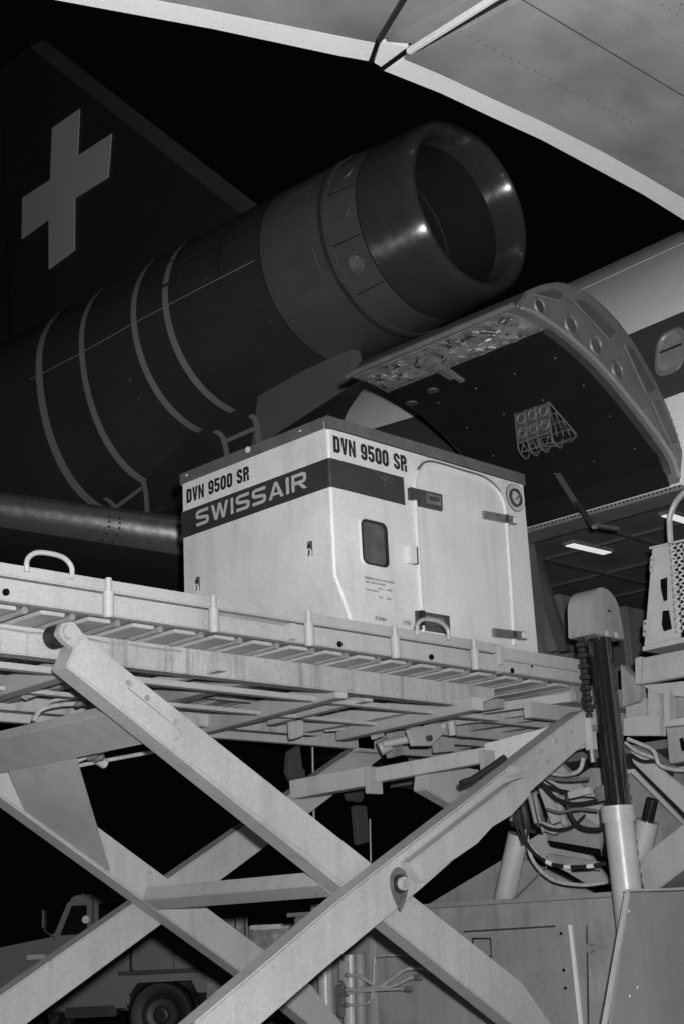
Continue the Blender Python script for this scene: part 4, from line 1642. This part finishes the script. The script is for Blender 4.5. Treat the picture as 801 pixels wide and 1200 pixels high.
# stub end of another arm and a dark slot pad
mb = MB()
mb.prism(pY([(500, 906), (528, 896), (575, 905), (560, 960), (498, 925)], 6.6), (0, .12, 0))
mb.build('arm_end', LOADER, ld, bevel=.008)
mb = MB()
mb.tube(pY([(540, 918), (552, 914), (575, 899), (590, 888)], 5.62), .022, n=8)
mb.build('rubber_pad', RUBBER, ld)

# ------------------------------------------------------------------ lift mast at the front
mx, my = 8.0, 5.43
m0 = onX(735, 1050, 8.0)
m1 = onX(699, 748, 8.0)
mj = m1.lerp(m0, (952 - 748) / (1050 - 748))


def mpt(f_):
    return m1.lerp(m0, f_)


ml = MB()
ml.cyl(mj, mpt(2.2), .098, n=32)
mast = ml.build('lift_mast', TUBEP, ld)
mb = MB()
mb.cyl(mj + V((0, 0, .02)), mj + V((0, 0, -.085)), .112, n=32)
mb.cyl(mj + V((0, 0, -.004)), mj + V((0, 0, -.012)), .118, n=32)
mb.build('mast_collar', TUBEP, mast, bevel=.006)
mb = MB()
mb.cyl(m1 + V((.02, 0, .1)), mj + V((.02, 0, 0)), .082, n=40)
mb.build('mast_rod', CHROME, mast)
# sprocket cover: arch shaped housing
top = V((m1.x, m1.y, m1.z))
mb = MB()
hx, hz = .165, .335
arch = []
cz0 = top.z + hz - hx * 1.0
for i in range(13):
    t = math.pi * i / 12
    arch.append((top.x + hx * math.cos(t), cz0 + hx * math.sin(t)))
arch = [(top.x + hx * 1.12, top.z - .005)] + arch + [(top.x - hx * 1.12, top.z - .005)]
mb.prism([V((x_, top.y - .10, z_)) for x_, z_ in arch], (0, .21, 0))
cov = mb.build('sprocket_cover', LOADD, mast, bevel=.008)
mb = MB()
p = V((top.x + .01, top.y - .10, top.z + .17))
mb.obox(p, (.03, 0, -.004), (0, -.004, 0), (.004, 0, .01))
mb.build('scratch', HOLE, cov)
for dx in (-.05, .06):
    mb = MB()
    mb.box(top.x + dx, top.x + dx + .03, top.y - .115, top.y - .1, top.z - .01, top.z + .03)
    mb.build('cover_tab', LOADER, cov, bevel=.003)


def chain(pa_, pb_, parent):
    d = pb_ - pa_
    L_ = d.length
    n_ = int(L_ / .036)
    mb = MB()
    for i in range(n_):
        p = pa_ + d * ((i + .5) / n_)
        w_ = .030 if i % 2 else .022
        h_ = .020
        mb.box(p.x - w_ * .8, p.x + w_ * .8, p.y - w_, p.y + w_, p.z - h_ * .8, p.z + h_ * .8)
    return mb.build('lift_chain', CHAIN, parent, bevel=.003, seg=1)


cl = V((-.145, .03, 0))
cr_ = V((.140, .03, 0))
chain(m1 + cl, m1 + cl + V((0, 0, -.55)), mast)
chain(m1 + cr_, mpt(1.0) + cr_ + V((.03, 0, 0)), mast)
mb = MB()
p = m1 + cl + V((0, 0, -.60))
mb.box(p.x - .03, p.x + .03, p.y - .03, p.y + .03, p.z - .16, p.z + .05)
an = mb.build('chain_anchor', LOADER, mast, bevel=.006)
mb = MB()
mb.cyl(p + V((0, -.05, -.02)), p + V((0, .0, -.02)), .022, n=12)
mb.build('anchor_bolt', LMET, an)
mb = MB()
mb.cyl(p + V((0, 0, -.16)), p + V((0, 0, -.24)), .02, n=10)
mb.build('anchor_stud', LMET, an)

# ------------------------------------------------------------------ chassis body under the bridge
BX = 8.3
mb = MB()
mb.box(BX, 9.0, 5.05, 8.9, .45, 1.50)
body = mb.build('engine_housing', LOADD, ld, bevel=.015)
mb = MB()
mb.box(BX - .03, 9.02, 5.0, 8.95, 1.503, 1.535)
mb.build('housing_lip', FENDER, body, bevel=.006)
mb = MB()
mb.prism(pX([(545, 1097), (658, 1087), (672, 1225), (549, 1225)], BX - .012), (.013, 0, 0))
hp = mb.build('housing_door', FENDER, body, bevel=.004)
mb = MB()
mb.prism(pX([(665, 1084), (668, 1084), (684, 1225), (680, 1225)], BX - .014), (.015, 0, 0))
mb.build('door_edge', SEAL, body)
mb = MB()
mb.tube(pX([(543, 1092), (650, 1085.5)], BX), .008, n=5)
mb.build('door_gap', DARKMET, body)
mb = MB()
mb.tube(pX([(553, 1100), (574, 1100), (575, 1121), (553, 1121), (553, 1100)], BX - .014), .006, n=5)
mb.build('door_vent', HOLE, hp)
for x, y in ((660, 1137), (662, 1158), (657, 1094)):
    mb = MB()
    p = onX(x, y, BX - .014)
    mb.cyl(p, p + V((-.006, 0, 0)), .011, n=8)
    mb.build('door_bolt', HOLE, hp)
mb = MB()
p = onX(694, 1111, BX)
mb.cyl(p, p + V((-.06, 0, 0)), .03, n=12)
mb.tube([p + V((-.05, 0, 0)), p + V((-.05, -.15, .01))], .012, n=6)
mb.build('housing_latch', FENDER, body, bevel=.004)
mb = MB()
mb.prism(pX([(686, 1084), (687.5, 1084), (690, 1225), (688, 1225)], BX - .004), (.006, 0, 0))
mb.build('panel_seam', DARKMET, body)
mb = MB()
mb.prism(pX([(432, 1095), (437, 1094), (440, 1225), (434, 1225)], BX - .02), (.02, 0, 0))
mb.build('panel_seam', LOADER, body)
# pipework at the left end of the housing
for a, b, r, mm in (((410, 1118), (411, 1225), .060, TUBEP), ((380, 1105), (384, 1225), .062, TUBEP), ((421, 1117), (423, 1225), .045, LOADD), ((371, 1060), (373, 1100), .05, TUBEP)):
    mb = MB()
    mb.cyl(onX(*a, 8.12), onX(*b, 8.12), r, n=20)
    mb.build('pipe', mm, ld)
mb = MB()
mb.prism(pX([(393, 1154), (401, 1154), (400, 1193), (394, 1190)], 8.02), (.05, 0, 0))
vb = mb.build('valve_block', LMET, ld, bevel=.006)
mb = MB()
mb.prism(pX([(397, 1126), (404, 1126), (403, 1150), (397, 1149)], 8.02), (.05, 0, 0))
mb.build('valve_block', LOADER, ld, bevel=.006)
for pts, r in (([(402, 1143), (420, 1144), (436, 1153), (452, 1157), (468, 1152), (480, 1146), (492, 1146)], .014), ([(400, 1160), (425, 1159), (445, 1156), (460, 1146), (475, 1136), (495, 1134), (505, 1134)], .014),
               ([(400, 1165), (430, 1161), (470, 1159), (478, 1159)], .010), ([(402, 1178), (425, 1177), (434, 1172), (437, 1158)], .010), ([(437, 1158), (438, 1128), (445, 1120), (500, 1119)], .010)):
    mb = MB()
    mb.tube(pX(pts, 8.04), r, n=8, smooth=5)
    mb.build('hose', HOSE, ld)
for x, y in ((404, 1143), (403, 1160), (404, 1165), (404, 1178), (490, 1145), (478, 1159), (502, 1134)):
    mb = MB()
    p = onX(x, y, 8.04)
    mb.cyl(p + V((0, .03, 0)), p + V((0, -.03, 0)), .02, n=6)
    mb.build('fitting', LMET, ld)

# tilting cylinder, second cylinder and hoses behind the mast
mb = MB()
mb.cyl(onX(607, 978, 8.5), onX(588, 1066, 8.5), .080, n=24)
mb.build('tilt_cylinder', TUBEP, ld)
mb = MB()
mb.cyl(onX(758, 962, 8.9), onX(744, 1020, 8.9), .085, n=24)
o = mb.build('tilt_cylinder', TUBEP, ld)
mb = MB()
mb.cyl(onX(764, 936, 8.9), onX(758, 962, 8.9), .045, n=16)
mb.build('cylinder_rod', CHROME, o)
for pts, r, mm, X in (([(607, 950), (612, 978), (625, 1000), (650, 1014), (680, 1016), (708, 1012)], .020, RUBBER, 8.05), ([(616, 972), (622, 1005), (645, 1030), (680, 1037), (708, 1034)], .019, HOSE, 8.1),
                      ([(664, 930), (666, 950), (678, 968), (700, 972), (712, 965)], .020, RUBBER, 8.12), ([(640, 905), (660, 908), (678, 903), (683, 888)], .022, HOSE, 8.15), ([(630, 918), (650, 925), (675, 930), (690, 926)], .020, RUBBER, 8.15),
                      ([(640, 912), (655, 922), (670, 930), (700, 932)], .018, HOSE, 8.18), ([(735, 866), (750, 872), (765, 880), (772, 896), (790, 902), (805, 902)], .020, HOSE, 8.35), ([(732, 870), (745, 880), (765, 888)], .018, HOSE, 8.4),
                      ([(605, 945), (602, 960), (612, 990)], .012, RUBBER, 8.2), ([(640, 1015), (615, 1040), (600, 1055)], .008, LMET, 8.22)):
    mb = MB()
    mb.tube(pX(pts, X), r * .68, n=8, smooth=5)
    o = mb.build('hose', mm, ld)
    if mm is RUBBER and pts[0] == (607, 950):
        for f_ in (.52, .66, .85):
            P_ = spline(pX(pts, X), 8)
            i = int(len(P_) * f_)
            i = min(i, len(P_) - 3)
            mb = MB()
            mb.tube(P_[i:i + 3], r * .68 + .002, n=8)
            mb.build('hose_mark', SEAL, o)
for pts, r, mm, X in (([(632, 915), (650, 935), (672, 942), (700, 938)], .013, RUBBER, 8.0), ([(625, 905), (645, 912), (668, 914), (690, 912)], .012, LMET, 8.05), ([(608, 968), (620, 990), (640, 1008), (668, 1022)], .010, HOSE, 8.12), ([(655, 890), (670, 880), (690, 872)], .013, HOSE, 8.02),
                      ([(738, 884), (752, 892), (770, 893), (788, 908)], .012, RUBBER, 8.38), ([(640, 948), (655, 952), (675, 948), (700, 950)], .010, LMET, 8.1), ([(626, 930), (630, 955), (636, 975)], .012, LOADD, 8.15), ([(612, 932), (618, 960), (616, 985)], .009, RUBBER, 8.0),
                      ([(560, 912), (575, 905), (590, 900)], .012, RUBBER, 7.5), ([(685, 955), (670, 968), (650, 972), (632, 966)], .009, RUBBER, 8.05)):
    mb = MB()
    mb.tube(pX(pts, X), r, n=7, smooth=5)
    mb.build('hose', mm, ld)
for px, X, mm in (([(632, 962), (650, 968), (662, 960), (664, 968), (648, 978), (632, 972)], 8.5, LOADER), ([(696, 922), (706, 920), (706, 938), (697, 940)], 8.0, LMET), ([(664, 928), (690, 922), (691, 930), (665, 936)], 8.08, LOADER), ([(630, 925), (640, 922), (655, 962), (645, 966)], 8.45, LOADER), ([(640, 1000), (700, 1010), (700, 1020), (640, 1010)], 8.6, LOADD), ([(620, 1000), (640, 1010), (690, 1040), (640, 1042)], 8.75, HOLE), ([(640, 985), (700, 995), (700, 1003), (645, 992)], 8.7, HOLE)):  # the hole-dark plates are painted shade for black gaps between the braces
    mb = MB()
    mb.prism(pX(px, X), (.04, 0, 0))
    mb.build('bracket', mm, ld, bevel=.004)
# plates and braces behind the mast: lower scissor of the bridge
for px, X, th, mm in (([(596, 902), (640, 880), (720, 960), (700, 968)], 8.75, .08, LOADER), ([(640, 935), (690, 900), (720, 900), (700, 1000), (640, 990)], 8.85, .05, LOADD), ([(592, 1000), (660, 960), (712, 1035), (590, 1060)], 9.0, .06, LOADER),
                      ([(500, 1060), (600, 1000), (700, 1050)], 8.7, .05, LOADD), ([(736, 872), (810, 930), (810, 962), (740, 893)], 8.6, .28, LOADER), ([(744, 1010), (812, 956), (812, 1010), (760, 1050), (756, 1050)], 8.55, .28, LOADER),
                      ([(735, 905), (810, 980), (810, 1046), (735, 1046)], 9.2, .05, LOADD)):
    mb = MB()
    mb.prism(pX(px, X), (th, 0, 0))
    mb.build('bridge_brace', mm, ld, bevel=.008)
for a, b, r in (((648, 925), (662, 968), .028), ((612, 900), (628, 965), .018), ((600, 900), (598, 962), .012), ((640, 938), (702, 928), .016)):
    mb = MB()
    mb.cyl(onX(*a, 8.5), onX(*b, 8.5), r, n=10)
    mb.build('link_rod', LOADD, ld)

# ------------------------------------------------------------------ bridge platform at the right
mb = MB()
mb.box(8.02, 9.05, 5.72, 7.6, 2.80, 2.93)
mb.build('bridge_deck', LOADD, ld, bevel=.006)
for Y, z0 in ((5.86, 2.69), (6.28, 2.72), (6.72, 2.69), (7.15, 2.71), (7.5, 2.66)):
    mb = MB()
    mb.box(7.72, 9.04, Y, Y + .06, z0, 2.797)
    mb.build('bridge_rib', LOADER, ld, bevel=.005)
for X, z0 in ((8.08, 2.73), (8.45, 2.745), (8.85, 2.73)):
    mb = MB()
    mb.box(X, X + .05, 5.925, 7.45, z0, 2.796)
    mb.build('bridge_rib', LOADD, ld, bevel=.004)
for k in range(7):
    mb = MB()
    mb.box(8.14 + .12 * k, 8.18 + .12 * k, 6.35, 6.7, 2.77, 2.795)
    mb.build('bridge_slat', LOADER, ld, bevel=.003)
mb = MB()
mb.prism(pX([(751.5, 771), (812, 759), (812, 790), (751, 801)], 8.3), (.08, 0, 0))
bp = mb.build('bridge_rail', LOADER, ld, bevel=.008)
mb = MB()
mb.prism(pX([(743, 771), (750, 769), (749.5, 801), (743.5, 802)], 8.34), (.08, 0, 0))
mb.build('rail_bracket', LOADER, ld, bevel=.006)
for px, X, mm in (([(752, 803), (812, 797), (812, 818), (765, 812)], 8.4, LOADER), ([(726, 778), (748, 800), (748, 822), (728, 828)], 8.5, LOADD), ([(729, 842), (752, 838), (772, 838), (772, 862), (729, 862)], 8.36, LOADER),
                  ([(758, 803), (772, 806), (772, 840), (758, 838)], 8.45, LOADER), ([(776, 808), (783, 808), (784, 850), (777, 850)], 8.35, LOADER), ([(776, 846), (812, 838), (812, 848), (776, 852)], 8.33, LOADER), ([(780, 852), (812, 850), (812, 890), (783, 895)], 8.45, LOADD),
                  ([(732, 820), (757, 818), (757, 838), (732, 842)], 8.55, LOADER), ([(786, 818), (812, 812), (812, 838), (786, 844)], 8.6, LOADD)):
    mb = MB()
    mb.prism(pX(px, X), (.09, 0, 0))
    mb.build('bridge_frame', mm, ld, bevel=.006)
mb = MB()
mb.prism(pX([(795, 866), (799, 864), (802, 880), (798, 880)], 8.44), (.02, 0, 0))
mb.build('frame_slot', HOLE, ld)
# guard: solid plate with two openings and expanded-metal screen
GX = 8.3


def plate_with_holes(outer, holes, X, th, nm, parent, m):
    """vertical strip plate split round its openings"""
    mb = MB()
    mb.prism(pX(outer, X), (th, 0, 0))
    o = mb.build(nm, m, parent, bevel=.004)
    for h in holes:
        mb = MB()
        mb.prism(pX(h, X - .003), (.002, 0, 0))
        mb.build('guard_opening', HOLE, o)
    return o


guard = plate_with_holes([(763.5, 641), (786, 637), (797, 747), (754, 757)], [[(773, 679), (781, 676.5), (781, 703), (777, 705), (773.5, 690)], [(775.5, 716), (783, 715), (786.5, 737), (777, 740), (774.5, 732)]], GX, .012, 'guard', ld, MESHM)
mb = MB()
mb.prism(pX([(752, 757.5), (812, 744), (812, 750), (752, 763)], GX - .02), (.3, 0, 0))
mb.build('guard_tray', MESHM, guard, bevel=.003)
mb = MB()
mb.prism(pX([(760, 641), (812, 629), (812, 631.5), (760, 643.5)], GX - .012), (.02, 0, 0))
mb.build('guard_rim', MESHM, guard)
for px in ([(761, 652), (765, 651), (764, 669), (760, 670)], [(753, 727), (760, 725), (758, 744), (752, 746)]):
    mb = MB()
    mb.prism(pX(px, GX - .02), (.03, 0, 0))
    cl_ = mb.build('guard_clamp', MESHM, guard, bevel=.004)
    for f_ in (.25, .75):
        q = pX(px, GX - .02)
        c = q[0].lerp(q[3], f_).lerp(q[1].lerp(q[2], f_), .5)
        mb = MB()
        mb.cyl(c, c + V((-.012, 0, 0)), .009, n=8)
        mb.build('clamp_bolt', LMET, cl_)
# expanded metal: rows of bent strands
mb = MB()
for row in range(24):
    y = 641 + row * 4.35
    pts = []
    for k in range(13):
        x = 783 + (row * .30) + k * 3.6
        off = (1.6 if (k + row) % 2 else -1.6)
        p = onX(x, y - (x - 783) * .2 + off, GX - .03)
        pts.append(p + V((-.010 if (k % 2) else .010, 0, 0)))
    mb.tube(pts, .0085, n=5)
mb.build('expanded_screen', MESHM, guard)
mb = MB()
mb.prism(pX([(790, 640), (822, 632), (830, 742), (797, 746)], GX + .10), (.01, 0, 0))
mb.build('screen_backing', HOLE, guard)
mb = MB()
mb.tube(pX([(785, 637), (784, 622), (784, 607), (789, 592), (797, 581), (812, 568), (828, 560)], GX - .02), .020, n=10, smooth=5)
mb.build('grab_rail', mat('grab_rail_metal', 0.34, 0.35, 0.2, var=0.2, scale=20), guard)

# ------------------------------------------------------------------ fender box at the lower right
FY = 5.0
f0, f1 = onY(737, 1046, FY), onY(709, 1206, FY)
mb = MB()
mb.prism([f0, V((f0.x + 1.3, FY, f0.z)), V((f0.x + 1.3, FY, .42)), V((f1.x - .12, FY, .42))], (0, .02, 0))
fend = mb.build('fender', FENDER, ld, bevel=.006)
d = (f1 - f0)
mb = MB()
mb.obox(f0 + V((-.028, -.012, .004)), d * 1.8, V((.026, 0, 0)), V((0, .03, 0)))
mb.build('fender_edge', LOADER, fend, bevel=.004)
mb = MB()
mb.box(f0.x - .03, f0.x + 1.3, FY - .012, FY + .02, f0.z + .006, f0.z + .02)
mb.build('fender_edge', LOADER, fend, bevel=.004)
mb = MB()
for x, y in ((746, 1157), (737, 1167), (736, 1068)):
    p = onY(x, y, FY - .002)
    mb.cyl(p, p + V((0, -.003, 0)), .008, n=7)
mb.build('paint_chip', SEAL, fend)
# chassis frame and wheels below the picture
for Y in (5.62, 7.5):
    mb = MB()
    mb.box(1.8, 9.4, Y, Y + .14, .50, .68)
    mb.build('chassis_rail', LOADD, ld, bevel=.01)
for X in (2.4, 9.0):
    mb = MB()
    mb.cyl((X, 5.3, .45), (X, 7.9, .45), .06, n=12)
    mb.build('axle', LOADD, ld)
    for Y in (5.28, 7.65):
        mb = MB()
        mb.lathe([(0, .2), (0, .42), (.03, .45), (.22, .45), (.25, .42), (.25, .2)], V((X, Y, .45)), DY, 28)
        wh = mb.build('wheel', RUBBER, ld)
        mb = MB()
        mb.lathe([(.03, 0), (.03, .1), (.07, .2), (.0, .21)], V((X, Y - .001, .45)), DY, 20)
        mb.build('rim', LOADER, wh)

# ================================================================== SERVICE TRUCK in the dark
tc = onZ(188, 1188, 0.46)
hd = math.atan2(-(.80), -(.60))
az = V((tc.x, tc.y, 0)).normalized()
fwd = V((-az.y, az.x, 0))                      # towards the left of the picture
rot = Matrix.Rotation(math.radians(-12), 3, 'Z')
fwd = (rot @ fwd).normalized()
side = V((-fwd.y, fwd.x, 0))                   # away from us is +side or -side
if side.dot(az) < 0:
    side = -side                               # side points away from the viewer
base = V((tc.x, tc.y, 0))
trk = thing('service_truck', 'dark service truck with round cab and painted window glint, parked behind the scissor arms', 'truck', base)


def T(x, y, z):
    """x forward from the rear axle, y away from viewer from near side, z up"""
    return base + fwd * x + side * y + V((0, 0, z))


def tprism(poly, y0, y1, nm, m, bev=.03, parent=None):
    mb = MB()
    mb.prism([T(x, y0, z) for x, z in poly], side * (y1 - y0))
    return mb.build(nm, m, parent or trk, bevel=bev)


cab = tprism([(.42, 1.05), (.42, 1.93), (.48, 1.99), (.80, 2.03), (1.16, 2.02), (1.25, 1.97), (1.46, 1.50), (2.15, 1.40), (2.50, 1.30), (2.55, .62), (2.2, .55), (.42, .55)], .02, 1.75, 'cab', TRUCK, .05)
for poly, nm in (([(.97, 1.50), (.98, 1.90), (1.20, 1.90), (1.37, 1.50)], 'cab_window'), ([(.47, 1.56), (.47, 1.90), (.84, 1.91), (.84, 1.54)], 'cab_window')):
    wo = tprism(poly, .012, .03, nm, RUBBER, .01)
    cxx = sum(p[0] for p in poly) / 4
    czz = sum(p[1] for p in poly) / 4
    tprism([(cxx + (x - cxx) * .9, czz + (z - czz) * .9) for x, z in poly], .006, .02, 'pane', GLASS, .0, wo)
tprism([(.93, .62), (.93, 1.46), (1.44, 1.46), (1.50, .62)], .012, .03, 'cab_door', TRUCK, .02)
mb = MB()
mb.tube([T(1.44, 0, 1.50), T(1.52, -.14, 1.58), T(1.52, -.16, 1.72)], .012, n=6)
mb.obox(T(1.51, -.2, 1.62), fwd * .03, side * .12, V((0, 0, .22)))
mb.build('wing_mirror', LMET, trk)
mb = MB()
mb.cyl(T(1.10, .25, 2.01), T(1.10, .25, 2.05), .025, .02, n=12)
mb.build('roof_lamp', LMET, trk)
mb = MB()
mb.tube([T(.90, .012, 1.2), T(.90, .012, 2.0)], .02, n=6)
mb.build('cab_pillar_trim', LMET, trk)
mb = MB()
mb.cyl(T(1.0, .02, 1.70), T(1.0, -.02, 1.70), .05, n=14)  # white disc painted in for the flash glint on the cab window
mb.build('painted_glint', mat('glint_white', 0.9, 0.3, var=0.02, fine=0), trk, bevel=.015)
tprism([(.38, 1.0), (.38, 1.5), (-1.6, 1.5), (-1.6, 1.0)], .0, 1.85, 'service_body', TRUCK, .03)
tprism([(.56, .96), (.56, 1.015), (-1.6, 1.015), (-1.6, .96)], -.02, 1.84, 'body_rail', TRUCKD, .01)
tprism([(.56, .70), (.56, .955), (-1.6, .955), (-1.6, .70), (-.5, .70), (-.42, .86), (.30, .86), (.42, .70)], .0, 1.83, 'body_skirt', TRUCK, .01)
tprism([(.60, .45), (.60, .68), (1.3, .68), (1.3, .45)], .05, .5, 'step_box', TRUCKD, .02)
tprism([(.0, .5), (.0, .7), (2.4, .7), (2.4, .5)], .5, 1.3, 'truck_frame', TRUCKD, .02)
mb = MB()
mb.obox(T(1.55, -.002, 1.22), fwd * .25, side * .01, V((0, 0, .06)))
mb.build('body_marking', SEAL, trk)
mb = MB()
mb.obox(T(.99, -.02, 1.30), fwd * .14, side * .03, V((0, 0, .035)))
mb.build('door_handle', LMET, trk, bevel=.006)
for x_ in (-.2, -.75, -1.2):
    mb = MB()
    mb.obox(T(x_, -.006, 1.03), fwd * .015, side * .01, V((0, 0, .45)))
    mb.build('body_joint', TRUCKD, trk)
mb = MB()
mb.obox(T(2.2, -.01, 1.02), fwd * .12, side * .03, V((0, 0, .07)))
mb.build('side_lamp', SEAL, trk, bevel=.01)
for wx in (0.0, 2.0):
    for yy, sgn in ((.02, 1), (1.5, 1)):
        mb = MB()
        o0 = T(wx, yy, .44)
        mb.lathe([(0.02, .24), (0, .28), (0, .40), (.03, .44), (.22, .44), (.25, .40), (.25, .2)], o0, side, 28)
        wh = mb.build('wheel', RUBBER, trk)
        mb = MB()
        mb.lathe([(.06, 0), (.02, .06), (.03, .09), (.08, .12), (.07, .2), (.01, .25)], o0 - side * .002, side, 24)
        mb.build('rim', TRUCKD, wh)
tprism([(1.55, .60), (1.62, .92), (1.85, 1.04), (2.15, 1.04), (2.38, .92), (2.45, .60)], -.012, .03, 'wheel_arch', TRUCK, .01)

# ================================================================== trolley behind the loader
tb = onZ(330, 1175, 0.55)
u1 = V((az.y, -az.x, 0))
tro = thing('equipment_trolley', 'dark steel equipment trolley with a panel box, standing behind the cross tube', 'trolley', (tb.x, tb.y, 0))
vv = V((tb.x, tb.y, 0)).normalized()
uu = V((vv.y, -vv.x, 0))


def q3(a, b, c):
    return V((tb.x, tb.y, 0)) + uu * a + vv * b + V((0, 0, c))


for nm, a, b, c, sx, sy, sz, mm in (('cabinet', -.35, 0, .35, .85, .9, 1.1, TRUCKD), ('cabinet_lid', -.38, -.03, 1.452, .91, .96, .06, TRUCK), ('panel_box', -.95, .1, .35, .55, .7, 1.35, TRUCKD)):
    mb = MB()
    mb.obox(q3(a, b, c), uu * sx, vv * sy, V((0, 0, sz)))
    o = mb.build(nm, mm, tro, bevel=.015)
    if nm == 'panel_box':
        mb = MB()
        P_ = [q3(-.56, .08, 1.35), q3(-.44, .08, 1.35), q3(-.44, .08, 1.68), q3(-.56, .08, 1.68)]
        mb.tube(P_, .014, n=6, closed=True)
        mb.build('panel_frame', LMET, o)
for a in (-.8, .35):
    for b in (.1, .8):
        mb = MB()
        mb.cyl(q3(a, b, .17), q3(a + .08, b, .17), .17, n=18)
        mb.build('castor', RUBBER, tro, bevel=.01)
mb = MB()
mb.obox(q3(-1.0, 0, .27), uu * 1.6, vv * .95, V((0, 0, .078)))
mb.build('trolley_frame', TRUCKD, tro, bevel=.01)
